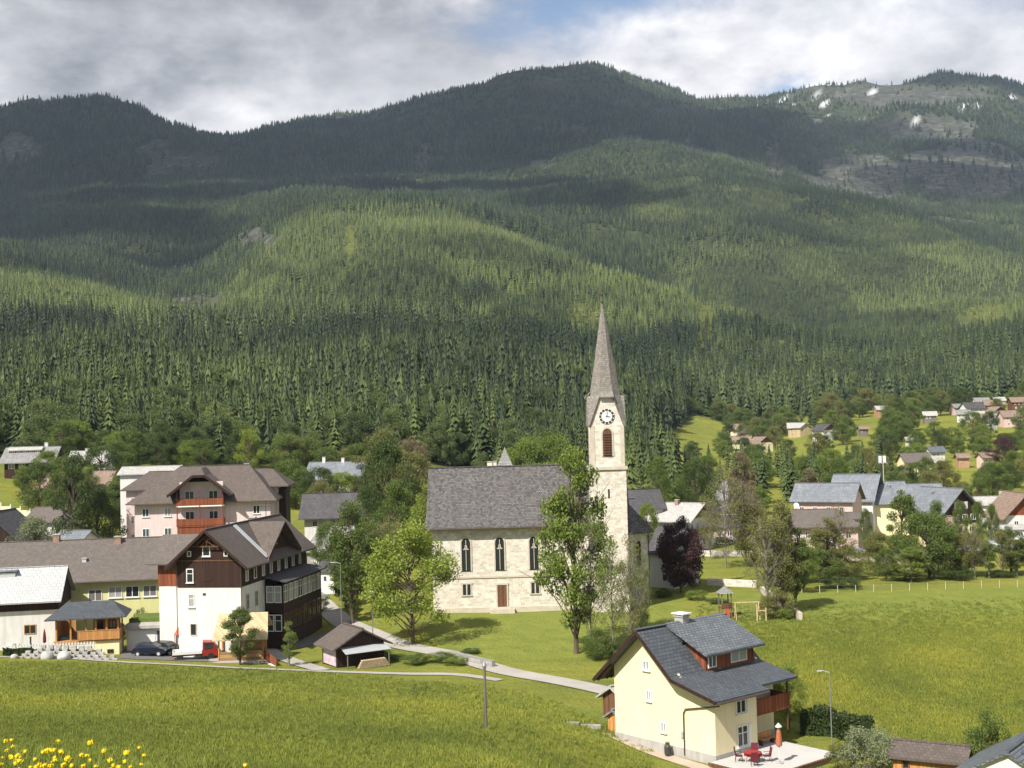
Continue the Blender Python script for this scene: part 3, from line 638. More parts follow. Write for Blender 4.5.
def house(name, label, cat, px, D, az, w, d, hw, rise, ridge='x', over=.7, go=.6, hip=(0,0), hiplev=1.0, wall='plaster_white', upper=None, split=None,
          roof='roof_brown', wins=(), chims=(), anchor='l', dz=0, frame='trim_white', gable=None, group=None, z=None, barge=True, bal=(), t=.18):
    a = at(px, D); rz = R(az)
    if anchor == 'r': a = a-Vector((math.cos(rz), math.sin(rz), 0))*w
    zb = z if z is not None else hz(a.x+math.cos(rz)*w/2-math.sin(rz)*d*.3, a.y+math.sin(rz)*w/2+math.cos(rz)*d*.3)+dz
    root = thing(name, label, cat, (a.x, a.y, zb), rz, group)
    s = split if upper else hw
    mb = MB().box(0, w, 0, d, -3, s); gm = upper or gable or wall
    if not upper and not gable: gable_mb(mb, 0, w, 0, d, hw, rise, ridge, hip, hiplev)
    mb.build('wall', wall, root)
    if upper:
        e = .04; mb = MB().box(-e, w+e, -e, d+e, s, hw); gable_mb(mb, -e, w+e, -e, d+e, hw, rise-.03, ridge, hip, hiplev); mb.build('timber_wall', upper, root)
    elif gable:
        mb = MB(); gable_mb(mb, -.03, w+.03, -.03, d+.03, hw-.001, rise-.02, ridge, hip, hiplev); mb.build('timber_gable', gable, root)
    mb = MB(); roof_mb(mb, 0, w, 0, d, hw, rise, ridge, over, go, hip, hiplev, t); rf = mb.build('roof', roof, root)
    F_ = faces(w, d)
    for wn in wins:
        fc, u, zz, ww, hh = wn[:5]; kw = wn[5] if len(wn) > 5 else {}
        o, U, O = F_[fc]
        if upper and zz > s: o = o+O*.04
        kw = dict(kw); kw.setdefault('frame', frame); kw.setdefault('mull', 1 if ww > .8 else 0)
        window(root, (o, U, O), u, zz, ww, hh, **kw)
    for c in chims:
        cx, cyy, ch = c[:3]; kw = c[3] if len(c) > 3 else {}
        hb = (d if ridge == 'x' else w)/2; off = abs((cyy if ridge == 'x' else cx)-hb)
        chimney(rf, cx, cyy, hw+rise*(1-off/hb), h=ch, **kw)
    for b in bal: balcony(root, *b[0], **b[1])
    return root
# ------------------------------------------------------------------ roads, paths, yard
plain('lawn_plain', (.10,.14,.025), .95, .3, 1.0, 12, .4)
m, nt, b = nodes('mural'); oc = ocoord(nt); vo = N(nt, 'ShaderNodeTexVoronoi'); vo.inputs['Scale'].default_value = 2.0; nt.links.new(oc, vo.inputs['Vector'])
nt.links.new(mixc(nt, .75, vo.outputs['Color'], (.55,.45,.5)), b.inputs['Base Color'])
def ribbon(name, pts, w, mat, lift=.05, kind='structure', dense=True):
    # smooth the centre line, drape a strip with several cells across
    q = []
    for k in range(len(pts)-1):
        p0 = pts[max(k-1,0)]; p1 = pts[k]; p2 = pts[k+1]; p3 = pts[min(k+2,len(pts)-1)]; n = max(2, int((p2-p1).length/.8))
        for i in range(n):
            t = i/n; q.append(.5*((2*p1)+(p2-p0)*t+(2*p0-5*p1+4*p2-p3)*t*t+(3*p1-p0-3*p2+p3)*t**3))
    q.append(pts[-1]); vs = []; fs = []; M_ = 7
    for k, p in enumerate(q):
        d = q[min(k+1,len(q)-1)]-q[max(k-1,0)]; d.z = 0; d.normalize(); n = V3_((-d.y, d.x, 0)); ww = (w[0]+(w[1]-w[0])*k/len(q)) if isinstance(w, tuple) else w
        for j in range(M_):
            a = p+n*ww*(j/(M_-1)-.5); vs.append((a.x, a.y, hz(a.x, a.y)+lift))
    for k in range(len(q)-1):
        for j in range(M_-1): a = k*M_+j; fs.append((a, a+1, a+M_+1, a+M_))
    o = MB().add(vs, fs).build(name, mat); return tag(o, kind=kind)
V3_ = Vector
def poly(name, corners, mat, lift=.06, step=1.2):
    # fill a quadrilateral given by its corners (on the ground)
    a, b_, c, d = corners; n = max(2, int(max((b_-a).length, (c-d).length)/step)); m_ = max(2, int(max((d-a).length, (c-b_).length)/step)); vs = []; fs = []
    for i in range(n+1):
        for j in range(m_+1):
            p = (a.lerp(b_, i/n)).lerp(d.lerp(c, i/n), j/m_); vs.append((p.x, p.y, hz(p.x, p.y)+lift))
    for i in range(n):
        for j in range(m_): k = i*(m_+1)+j; fs.append((k, k+1, k+m_+2, k+m_+1))
    return tag(MB().add(vs, fs).build(name, mat), kind='structure')
ribbon('footpath', [G(-20,657), G(60,659), G(130,663), G(200,666.5), G(260,669.5), G(330,672), G(400,674.5), G(455,675.5), G(500,681)], (1.1, 1.3), 'gravel', .07)
ribbon('lane', [at(300,205), at(320,185), at(333,172), at(352,160), at(400,148), at(450,141), G(505,672), G(560,682), G(612,693), at(640,118), at(700,112)], 3.0, 'gravel', .09)
ribbon('side_street', [at(262,150), at(290,152), at(320,156), at(352,160)], 4.5, 'asphalt', .06)
ribbon('footpath', [G(262,640), G(275,655), G(322,671)], 2.0, 'gravel', .11)
ribbon('street', [at(640,226), at(700,228), at(760,224), at(820,219), at(880,216), at(940,224), at(1000,226), at(1100,226)], 6, 'asphalt', .06)
poly('yard', [at(118,141.5), at(232,139.8), at(240,152), at(122,150)], 'asphalt', .05)
ribbon('footpath', [G(420,758), G(520,756), G(600,754), G(690,764), at(770,90)], 1.0, 'lawn_plain', .03) if False else None
poly('gravel_apron', [at(598,103.6), at(612,104.0), at(722,93.2), at(716,91.6)], 'gravel_pink', .05)
V3 = Vector
# ================================================================== yellow house in front
L0 = V3((7.75, 103.2, -1.25)); rzA = R(-50)
yh = thing('yellow_house', 'pale yellow house with grey slate roof, long dormer and wooden balcony above a terrace', 'house', L0, rzA)
zr = 9.25; zk = 5.9
mb = MB().box(0, 7.1, 0, 9.6, .5, 5.75); mb.box(7.1, 10.7, 0, 4.9, .5, 4.85)
mb.extr([V3((0,0,5.75)), V3((7.1,0,5.75)), V3((7.1,0,6.0)), V3((3.55,0,9.05)), V3((0,0,5.95))], (0,.25,0)); mb.extr([V3((0,9.35,5.75)), V3((7.1,9.35,5.75)), V3((7.1,9.35,6.0)), V3((3.55,9.35,9.05)), V3((0,9.35,5.95))], (0,.25,0))
mb.extr([V3((7.1,0,4.85)), V3((10.7,0,4.85)), V3((10.7,0,4.93)), V3((7.1,0,5.93))], (0,.25,0)); mb.extr([V3((7.1,4.65,4.85)), V3((10.7,4.65,4.85)), V3((10.7,4.65,4.93)), V3((7.1,4.65,5.93))], (0,.25,0))
mb.box(7.1, 8.6, 4.9, 9.6, .5, 5.3)
mb.build('wall', 'plaster_cream', yh)
MB().box(-.05, 7.1, -.05, 9.65, -2.5, .5).box(7.1, 10.75, -.05, 4.95, -2.5, .5).box(7.1, 8.65, 4.95, 9.65, -2.5, .5).build('plinth', 'concrete', yh)
y0, y1 = -.95, 9.9; T = V3((0,0,-.2))
mb = MB().extr([V3((-1.5,y0,4.75)), V3((3.55,y0,zr)), V3((3.55,y1,zr)), V3((-1.5,y1,4.75))], T)
mb.extr([V3((3.55,y0,zr)), V3((3.55,y1,zr)), V3((7.2,y1,zk)), V3((7.2,y0,zk))], T)
mb.extr([V3((7.2,y0,zk)), V3((7.2,5.3,zk)), V3((11.7,5.3,4.83)), V3((11.7,y0,4.83))], T)
mb.extr([V3((7.2,5.3,zk)), V3((7.2,y1,zk)), V3((10.9,y1,5.05)), V3((10.9,5.3,5.05))], T)
mb.beam((3.55,y0-.01,zr+.03), (3.55,y1+.01,zr+.03), .35, .1)
rf = mb.build('roof', 'roof_slate', yh)
chimney(rf, 3.5, 4.5, 9.2, .9, .75, .5, 'plaster_grey', 'concrete'); MB().box(2.85,4.15,3.95,5.05,9.9,10.0).build('chimney_hood', 'plaster_white', rf)
MB().extr([V3((4.2,2.6,8.8)), V3((5.2,2.6,7.95)), V3((5.2,3.5,7.95)), V3((4.2,3.5,8.8))], (0,0,.12)).build('skylight', 'metal_dark', rf)
MB().beam((-1.5,y0-.05,4.62), (3.55,y0-.05,zr-.14), .06, .26).beam((3.55,y0-.05,zr-.14), (7.2,y0-.05,zk-.14), .06, .26).beam((7.2,y0-.05,zk-.14), (11.7,y0-.05,4.7), .06, .26).build('bargeboard', 'wood_dark', yh)
mb = MB()
for yy in (-.6, 0.4): mb.beam((-1.3,yy,4.62), (.3,yy,6.05), .14, .18)
for k in range(12): mb.beam((-1.35, .9+k*.85, 4.6), (0,.9+k*.85,5.8), .12, .16)
mb.build('rafters', 'wood_brown', yh)
MB().tube([(11.75,-.9,4.62), (11.75,5.2,4.62)], .09, 6).tube([(11.7,-.7,4.55), (11.3,-.15,4.3), (10.6,-.1,4.15), (7.8,-.1,3.55), (7.6,-.1,3.2), (7.6,-.1,.0)], .055, 6).build('downpipe', 'copper_brown', yh)
# dormer
dm = MB().extr([V3((4.6,3.1,8.3)), V3((7.2,3.1,5.8)), V3((7.2,3.1,7.62)), V3((4.6,3.1,8.72))], (0,.2,0)).extr([V3((4.6,8.8,8.3)), V3((7.2,8.8,5.8)), V3((7.2,8.8,7.62)), V3((4.6,8.8,8.72))], (0,.2,0)).box(7.0,7.2,3.3,9.0,5.8,7.62).build('dormer', 'wood_red', rf)
MB().extr([V3((3.5,2.5,zr+.16)), V3((7.9,2.5,7.38)), V3((7.9,9.6,7.38)), V3((3.5,9.6,zr+.16))], (0,0,-.13)).beam((3.5,2.47,zr+.02), (7.92,2.47,7.26), .05, .2).beam((7.93,2.5,7.28), (7.93,9.6,7.28), .06, .22).build('dormer_roof', 'roof_slate_light', rf)
fD = (V3((7.2,0,0)), V3((0,1,0)), V3((1,0,0)))
window(yh, fD, 3.85, 6.72, 1.0, 1.25, pane='glass_blue', mull=1); window(yh, fD, 7.1, 6.76, 2.0, 1.25, pane='glass_sheer', mull=1)
F_ = faces(10.7, 9.6)
for u, z, w_, h_ in ((3.7,6.35,.75,.75), (3.9,4.0,.55,.85), (5.4,1.75,.6,.8)): window(yh, F_['f'], u, z, w_, h_, mull=1, pane='glass_sheer', sill='trim_white')
MB().box(7.25,7.5,-.12,-.01,1.3,1.75).build('meter_box', 'metal_light', yh)
window(yh, F_['r'], 3.0, 3.95, 1.15, 1.55, cross=True, pane='glass_dark', sill='trim_white'); window(yh, F_['r'], 3.1, 1.45, 1.25, 1.6, cross=True, sill='trim_white')
MB().box(10.7,10.76,3.72,4.0,3.2,4.7).build('shutter', 'trim_white', yh); MB().box(10.7,10.76,3.85,4.2,.7,2.2).build('shutter', 'trim_white', yh)
b = MB().box(8.62,10.5,4.95,9.3,2.55,2.72).build('balcony', 'wood_red', yh)
mb = MB().box(10.43,10.5,4.95,9.3,2.66,3.75); mb.box(8.62,10.43,9.23,9.3,2.66,3.75).box(10.38,10.55,4.93,9.32,3.75,3.82); mb.build('railing', 'wood_red', b)
MB().box(10.3,10.42,9.1,9.22,.5,5.0).build('post', 'wood_brown', yh)
window(yh, (V3((8.6,0,0)), V3((0,1,0)), V3((1,0,0))), 6.6, 1.35, .9, 1.9, name='door', frame='wood_brown')
W = lambda u, y, z=0: yh.matrix_basis @ V3((u, y, z)) if False else Matrix.Translation(L0) @ Matrix.Rotation(rzA, 4, 'Z') @ V3((u, y, z))
# terrace and its furniture
tr = thing('terrace', 'pale stone terrace slab beside the yellow house with a brown edge strip', 'terrace', L0, rzA)
MB().box(10.78,16.2,-.9,8.0,-2.2,.10).build('retaining_wall', 'concrete', tr); MB().box(8.7,10.78,4.98,8.0,-2.2,.10).build('paved_corner', 'terrace_slab', tr)
MB().box(10.79,16.15,-.85,7.95,.101,.17).build('paving', 'terrace_slab', tr)
MB().box(16.1,16.32,-1.0,8.1,-.02,.2).box(10.8,16.1,-1.02,-.9,-.02,.2).build('edge_strip', 'wood_brown', tr)
p = W(13.0, 1.5, .17)
tb = thing('garden_table', 'red clothed garden table with chairs around it on the stone terrace', 'table', p, rzA)
MB().lathe([(.62,.70),(.66,.72),(.66,.76),(.0,.765)], 20).box(-.5,.5,-.45,.45,.45,.70).build('tablecloth', 'cloth_red', tb)
for a in range(4): MB().tube([(.42*math.cos(.8+a*1.57), .42*math.sin(.8+a*1.57), .5), (.48*math.cos(.8+a*1.57), .48*math.sin(.8+a*1.57), 0)], .025, 5).build('leg', 'metal_dark', tb)
def chair(p, rz, label, mat='cloth_wine', fm='metal_dark'):
    c = thing('garden_chair', label, 'chair', p, rz)
    MB().box(-.25,.25,-.25,.25,.42,.47).build('seat', mat, c); MB().extr([V3((-.25,.22,.47)), V3((.25,.22,.47)), V3((.25,.34,1.08)), V3((-.25,.34,1.08))], (0,.04,0)).build('backrest', mat, c)
    for x in (-.22,.22):
        for y in (-.22,.24): MB().tube([(x,y,.45),(x*1.1,y*1.15,0)], .018, 5).build('leg', fm, c)
    MB().beam((-.28,-.2,.66),(-.28,.26,.68),.05,.03).beam((.28,-.2,.66),(.28,.26,.68),.05,.03).build('armrest', fm, c)
chair(p+V3((-1.0,.25,0)), R(75), 'dark red high backed garden chair nearest the yellow house wall'); chair(p+V3((.3,1.05,0)), R(-15), 'dark red garden chair on the far side of the red table')
chair(p+V3((1.05,.05,0)), R(-85), 'dark red garden chair on the hedge side of the red table'); chair(p+V3((-.1,-1.05,0)), R(175), 'dark red garden chair on the near side of the red table')
def parasol(p, h, label, mat, rx=.17):
    u = thing('parasol', label, 'parasol', p)
    MB().tube([(0,0,0),(0,0,h)], .025, 6).build('pole', 'paint_white', u)
    MB().lathe([(.07,h*.42),(rx,h*.46),(rx*.95,h*.62),(rx*.7,h*.80),(.05,h*.94),(.01,h*.96)], 10).build('canopy', mat, u)
    MB().lathe([(.28,.0),(.28,.07),(.05,.10),(.05,.3)], 12).build('base', 'concrete', u); return u
u_ = parasol(W(14.6,2.6,.17), 2.9, 'closed terracotta parasol with pale top standing on the stone terrace', 'cloth_terracotta', .24)
MB().lathe([(.02,2.98),(.26,2.72),(.24,2.66),(.1,2.6)], 10).build('valance', 'curtain', u_)
parasol(W(9.4,6.0,.12), 2.3, 'slim closed red parasol leaning by the balcony wall', 'cloth_coral', .12)
bn = thing('garden_bench', 'wooden bench under the balcony of the yellow house', 'bench', W(10.2,6.6,.10), rzA+R(90))
MB().box(-.8,.8,-.22,.22,.42,.47).build('seat', 'wood_orange', bn); MB().box(-.8,.8,.2,.25,.5,.9).build('backrest', 'wood_orange', bn)
for x in (-.7,.7): MB().box(x-.04,x+.04,-.2,.2,0,.42).build('leg', 'wood_brown', bn)
rt = thing('milk_can', 'dark metal can with handle standing against the yellow gable wall', 'can', W(6.3,-.6,-.1), 0)
MB().lathe([(.24,0),(.26,.1),(.26,.62),(.15,.78),(.15,.88),(.18,.92)], 12).build('can_body', 'metal_dark', rt); MB().tube([(-.2,0,.7),(-.16,0,1.02),(.16,0,1.02),(.2,0,.7)], .018, 5).build('handle', 'metal_dark', rt)
# small shed behind
house('garden_shed', 'small brown garden shed with pale grey roof behind the yellow house', 'shed', 600, 111, -50, 2.6, 3.4, 2.0, .8, 'y', .5, .4, wall='wood_brown', roof='roof_pale')
house('garden_shed', 'lower wooden lean shed pressed against the yellow house corner', 'shed', 604.5, 105.5, -50, 1.6, 2.0, 1.3, .5, 'y', .35, .3, wall='wood_orange', roof='roof_grey')
mb = MB().box(0,3.4,0,.45,-.5,.55).box(3.5,5.2,.1,.5,-.5,.35); q = at(590, 106); o = mb.build('garden_wall', 'stone_rough', None, (q.x-4.6, q.y-.4, q.z), R(-12)); tag(o, 'low rough stone garden wall left of the yellow house shed', 'wall')
# ================================================================== brown and white timber house
ca = at(241, 143); az = R(-10); bw_, bd = 7.6, 22.0
o = V3((ca.x-math.cos(az)*bw_, ca.y-math.sin(az)*bw_, -1.5))
bh = thing('timber_house', 'tall house with white lower walls, dark brown timber upper storeys and glazed veranda', 'house', o, az)
MB().box(0,bw_,0,bd,-2,8.4).build('wall', 'plaster_white', bh)
mb = MB().box(-.06,bw_+.06,-.06,bd+.06,8.4,11.5); gable_mb(mb, -.06, bw_+.06, -.06, bd+.06, 11.5, 3.3, 'y'); 
mb.extr([V3((bw_+.06,7.2,11.5)), V3((bw_+.06,16.2,11.5)), V3((bw_+.06,11.7,14.75))], (-.25,0,0)); mb.build('timber_wall', 'wood_dark', bh)
mb = MB().box(-.1,bw_+.1,-.14,-.07,11.38,11.5); mb.beam((2.0,-.5,13.1),(5.6,-.5,13.1),.1,.12).beam((2.5,-.5,13.2),(3.8,-.5,14.5),.08,.1).beam((5.1,-.5,13.2),(3.8,-.5,14.5),.08,.1).beam((3.8,-.5,13.1),(3.8,-.5,14.7),.1,.1).beam((2.9,-.5,13.1),(4.3,-.5,14.1),.06,.08).beam((4.7,-.5,13.1),(3.3,-.5,14.1),.06,.08)
mb.build('gable_tracery', 'wood_brown', bh)
mb = MB(); roof_mb(mb, 0, bw_, 0, bd, 11.5, 3.4, 'y', 1.15, 1.1)
# cross gable
s = 3.3/4.5
for sg in (-1, 1): mb.extr([V3((3.8,11.7,14.98)), V3((bw_+1.1,11.7,14.98)), V3((bw_+1.1,11.7+sg*5.6,14.98-5.6*s)), V3((3.8,11.7+sg*5.0,14.98-4.9*s))], (0,0,-.18))
rf = mb.build('roof', 'roof_brown', bh)
MB().extr([V3((4.1,6.5,14.86)), V3((8.4,6.0,11.12)), V3((8.4,7.0,11.12)), V3((4.1,7.5,14.86))], (0,0,.1)).build('metal_flashing', 'metal_light', rf)
mb = MB().beam((-1.2,-1.12,10.6),(3.8,-1.12,14.93),.06,.28).beam((8.8,-1.12,10.6),(3.8,-1.12,14.93),.06,.28); mb.beam((bw_+1.12,6.1,11.0),(bw_+1.12,11.7,14.85),.06,.25).beam((bw_+1.12,17.3,11.0),(bw_+1.12,11.7,14.85),.06,.25); mb.build('bargeboard', 'wood_dark', bh)
chimney(rf, 2.2, 17.5, 13.4, h=1.6); mb = MB().tube([(3.8,18,14.9),(3.8,18,17.1)], .05, 5)
for q in (16.4,16.8): mb.tube([(2.9,18,q),(4.7,18,q)], .03, 4)
mb.build('roof_antenna', 'metal_dark', rf)
F_ = faces(bw_, bd); Fu = {k: (a+c*.06, b_, c) for k, (a, b_, c) in F_.items()}
window(bh, Fu['f'], 3.55, 12.55, .95, 1.2, mull=0, sill='trim_white'); window(bh, Fu['f'], 1.45, 12.25, .5, .65, mull=0); window(bh, Fu['f'], 5.9, 12.25, .5, .65, mull=0)
window(bh, Fu['f'], 1.5, 9.75, .85, 1.6, mull=0, cross=True, sill='trim_white')
MB().box(3.0,3.06,-.1,-.061,9.2,10.5).build('shutter', 'wood_brown', bh); MB().box(3.2,4.1,-.1,-.061,9.1,10.5).build('closed_shutter', 'wood_dark', bh)
window(bh, F_['f'], 1.6, 6.9, .8, 1.5, mull=0, cross=True, sill='trim_white'); window(bh, F_['f'], 1.8, 3.6, .8, 1.4, mull=0, frame='trim_stone')
MB().box(3.0,3.35,-.06,-.001,7.5,7.75).build('wall_vent', 'metal_dark', bh)
for k in range(8): window(bh, Fu['r'], 1.7+2.55*k, 9.75, .85, 1.75, mull=0, pane='glass_sheer' if k != 1 else 'glass_dark')
window(bh, Fu['r'], 11.0, 12.9, .8, 1.4, mull=0, pane='glass_sheer')
for u in (1.9, 4.6): window(bh, F_['r'], u, 6.5, .9, 1.8, cross=True, mull=1, frame='trim_stone')
vb = MB().box(bw_,bw_+2.4,7.2,21.0,.3,2.0).box(bw_+2.1,bw_+2.4,7.2,21.0,4.4,5.5).box(bw_+.2,bw_+2.1,7.2,7.35,4.4,5.5)
vb.box(bw_+.03,bw_+.12,7.3,20.9,2.0,8.3).box(bw_,bw_+2.35,7.3,20.9,4.6,4.8)
for k in range(9):
    yy = 7.25+k*1.71; vb.box(bw_+2.22,bw_+2.38,yy-.08,yy+.08,2.0,4.4).box(bw_+2.22,bw_+2.38,yy-.08,yy+.08,5.5,8.0)
vb.box(bw_+2.2,bw_+2.4,7.2,21.0,7.7,8.1)
vr = vb.build('veranda', 'wood_dark', bh)
MB().extr([V3((bw_+.02,6.6,8.75)), V3((bw_+3.0,6.6,8.15)), V3((bw_+3.0,21.6,8.15)), V3((bw_+.02,21.6,8.75))], (0,0,-.12)).build('veranda_roof', 'roof_darkgrey', bh)
fv = (V3((bw_+2.3,0,0)), V3((0,1,0)), V3((1,0,0)))
for k in range(8):
    window(vr, fv, 7.25+.85+k*1.71, 6.6, 1.45, 2.1, mull=1, cross=True, pane='glass_sheer' if k % 3 else 'glass_dark'); window(vr, fv, 7.25+.85+k*1.71, 3.2, 1.45, 2.2, mull=1, cross=True, frame='wood_brown')
for x_ in (bw_+.7, bw_+1.7):
    for z_ in (6.6, 3.2): window(vr, (V3((0,7.19,0)), V3((1,0,0)), V3((0,-1,0))), x_, z_, .9, 2.0, mull=0, cross=True, pane='glass_sheer' if z_ > 5 else 'glass_dark')
# rear-left wing
MB().box(-3.8,-.07,3,11,-2,8.2).build('wing_wall', 'plaster_white', bh); MB().box(-3.9,-.07,2.95,11.05,8.2,11.4).build('wing_timber', 'wood_red', bh)
mb = MB().extr([V3((-5.1,2.0,10.9)), V3((2.6,2.0,10.9)), V3((2.6,7.0,13.9)), V3((-5.1,7.0,13.9))], (0,0,-.17)).extr([V3((-5.1,12,10.9)), V3((2.6,12,10.9)), V3((2.6,7.0,13.9)), V3((-5.1,7.0,13.9))], (0,0,-.17)); mb.build('wing_roof', 'roof_taupe', bh)
MB().tube([(-.12,-.1,11.3),(-.12,-.1,-1)], .05, 6).tube([(bw_+.1,-.1,11.0),(bw_+.1,-.1,-1)], .05, 6).build('downpipe', 'copper_brown', bh)
# ================================================================== long pale-yellow building
house('long_hall', 'long lime yellow building with wide brown roof behind the parking yard', 'building', 160.5, 161.5, 7, 33, 15, 7.9, 4.1, 'x', 1.0, .6, anchor='r', wall='plaster_lime', roof='roof_taupe', z=-1.4,
      wins=[('f', 33-u, 5.9, 1.7, 1.45, dict(sill='trim_white')) for u in (.9+.4, 3.4+.1, 5.6)]+[('f', 33-8.1, 5.6, 1.7, 1.5)],
      chims=[(33-6.4, 6.6, .9, dict(w=.8, d=.8)), (33-14.5, 7.5, .9, dict(w=.8, d=.8)), (33-10, 3.0, .5, dict(mat='metal_light', w=.5, d=.5))])
# ================================================================== white-roofed house at the left edge
wh = house('alpine_house', 'low house with a pale white gridded shingle roof at the left edge', 'house', 58, 150, 11, 15, 9.5, 6.0, 3.0, 'x', .9, .5, anchor='r', wall='plaster_white', upper='wood_dark', split=4.5, roof='roof_whitegrid', z=-.5,
      wins=[('f', 15-3.2, 2.3, 1.35, 1.1, dict(frame='wood_orange')), ('f', 15-8.2, 2.0, 1.0, 1.9, dict(frame='wood_orange', name='door'))])
c = MB().box(15-7.6,15-5.4,3.2,4.3,7.2,8.75).build('chimney', 'metal_light', [k for k in wh.children if k.name.startswith('roof')][0]); MB().box(15-7.9,15-5.2,3.0,4.5,8.9,9.02).box(15-7.5,15-5.5,3.3,4.2,8.75,8.9).build('cap', 'roof_bluegrey', c)
# porch annex
pa = at(53, 146); po = thing('timber_porch', 'open timber porch with slate blue roof and orange wood posts', 'porch', (pa.x, pa.y-.3, -.1), R(11))
MB().box(.3,7.4,0,4.5,-2.5,.75).build('base_wall', 'plaster_cream', po); MB().box(.1,7.6,-.2,4.6,.75,.93).build('deck', 'wood_orange', po)
mb = MB()
for x in (.3,1.9,3.6,4.7,5.9,7.2): mb.box(x,x+.18,0,.18,.93,3.6)
for x in (.3,7.2): mb.box(x,x+.18,4.1,4.28,.93,3.6)
mb.box(.2,7.5,.02,.16,3.4,3.58).build('post_frame', 'wood_orange', po)
MB().box(.3,.45,.3,4.4,.93,3.5).box(4.2,7.3,2.4,2.5,.93,3.5).box(.5,2.0,4.2,4.3,.93,3.5).build('back_wall', 'wood_orange', po)
for x in (4.5,5.9): window(po, (V3((0,2.4,0)), V3((1,0,0)), V3((0,-1,0))), x+.5, 2.3, .8, 1.0, frame='wood_brown')
MB().extr([V3((-.8,-.7,3.55)), V3((8.3,-.7,3.55)), V3((6.3,3.4,5.0)), V3((1.2,3.4,5.0))], (0,0,-.14)).extr([V3((8.3,-.7,3.55)), V3((8.3,5.4,3.55)), V3((6.3,3.4,5.0))], (0,0,-.14)).extr([V3((-.8,5.4,3.55)), V3((8.3,5.4,3.55)), V3((6.3,3.4,5.0)), V3((1.2,3.4,5.0))], (0,0,-.14)).build('roof', 'roof_slate', po)
rl = MB().box(2.8,7.5,-.32,-.24,.95,2.0).box(7.45,7.53,-.24,4.4,.95,2.0).box(2.75,7.6,-.36,-.2,2.0,2.07); rl.build('railing', 'wood_orange', po)
window(po, (V3((0,0,0)), V3((1,0,0)), V3((0,-1,0))), 6.4, -.5, .7, .45, frame='metal_dark')
# garden in front: picket fence, terraces, boulders, furniture
pf = thing('picket_fence', 'white picket fence above the stone terraces of the garden', 'fence', at(4, 144.5), R(6))
mb = MB()
for k in range(30): mb.box(k*.34, k*.34+.14, 0, .06, .1, 1.05)
mb.build('pickets', 'paint_white', pf); MB().box(-.2,10.2,.06,.12,.35,.45).box(-.2,10.2,.06,.12,.8,.9).build('rail', 'paint_white', pf)
for k in range(5):
    q = at(12+k*6, 140.2); q2 = at(122-k*8, 140.2)
    mb = MB(); L = (q2-q).length; n = int(L/.85)
    for i in range(n):
        a = q.lerp(q2, (i+.5*(k % 2))/n); z_ = hz(a.x, a.y)+.06+.24*k
        mb.box(a.x-.27, a.x+.27, a.y+k*.5-.15, a.y+k*.5+.2, z_-.6, z_+.11)
    ob = mb.build('block_terrace', 'concrete'); tag(ob, ['lowest row of pale blocks in the planted garden bank by the path','second row of pale blocks up from the path in the garden bank','middle row of pale blocks in the planted garden bank','row of pale blocks next to the top of the garden bank','topmost row of pale blocks just under the picket fence'][k], 'retaining wall', 'block rows of the garden bank')
def boulder(px, D, r, label, cat='boulder'):
    q = at(px, D); bm = bmesh.new(); bmesh.ops.create_icosphere(bm, subdivisions=3, radius=r)
    for v in bm.verts:
        n = fbm(np.array([v.co.x+px]), np.array([v.co.y*1.3+v.co.z]), 1.1*r, 3, 7)[0]; v.co *= 1+.5*n; v.co.z *= .85
    me = bpy.data.meshes.new('boulder'); bm.to_mesh(me); bm.free(); me.materials.append(MATS['boulder_stone'])
    o = bpy.data.objects.new('boulder', me); col.objects.link(o); o.location = (q.x, q.y, q.z+r*.35); tag(o, label, cat)
boulder(46, 139.8, .72, 'large pale boulder left of its twin on the garden bank'); boulder(63, 139.8, .72, 'large pale boulder right of its twin on the garden bank'); boulder(14, 139.9, .42, 'small grey boulder at the left end of the garden bank')
q = at(44, 146.4); parasol(q, 3.0, 'closed wine red parasol in front of the white roofed house', 'cloth_wine', .2)
for px, D, lb in ((8,146.5,'white garden chair at the far left of the patio'), (16,146.2,'white garden chair second from the left edge of the patio'), (22,146.8,'pale garden chair near the stove pipe')): chair(at(px, D), rng.random()*6, lb, 'paint_white', 'paint_white')
st = tag(MB().lathe([(.22,0),(.22,1.0),(.1,1.15),(.1,1.9),(.16,1.95)], 10).build('garden_stove', 'metal_dark', None, at(30,146)), 'black garden stove with flue pipe on the patio', 'stove')
tb = thing('patio_table', 'round patio table under a blue cover inside the timber porch', 'table', (at(65,148).x, 147.5, .35), 0); MB().lathe([(.75,.5),(.8,.74),(.8,.78),(0,.785)], 14).build('table_cover', 'cloth_blue', tb)
MB().tube([(0,0,0),(0,0,.6)], .06, 6).build('leg', 'metal_dark', tb)
# ================================================================== pink hotel
ha = at(136, 208); hx = V3((ha.x, ha.y, -.5)); ht = thing('pink_hotel', 'large pink hotel with brown hipped roof and carved red balconies in its middle bay', 'hotel', hx, R(4))
HW = 14.4
MB().box(0,22.3,0,12,-3,HW).build('wall', 'plaster_pink', ht)
mb = MB(); roof_mb(mb, 0, 22.3, 0, 13, HW, 4.9, 'x', 1.2, 1.2, (7.5,5.5), 0)
rf = mb.build('roof', 'roof_brown', ht)
MB().box(-2.8,22.8,6.2,17,-3,15.9).build('rear_wall', 'plaster_pink', ht)
mb = MB(); roof_mb(mb, -2.8, 24.0, 6.2, 17, 15.9, 2.5, 'x', .8, .8, (3.5,3.5), 0); mb.build('rear_roof', 'roof_brown', ht)
MB().box(22.82,24.0,8,15,-3,15.2).build('timber_side', 'wood_dark', ht)
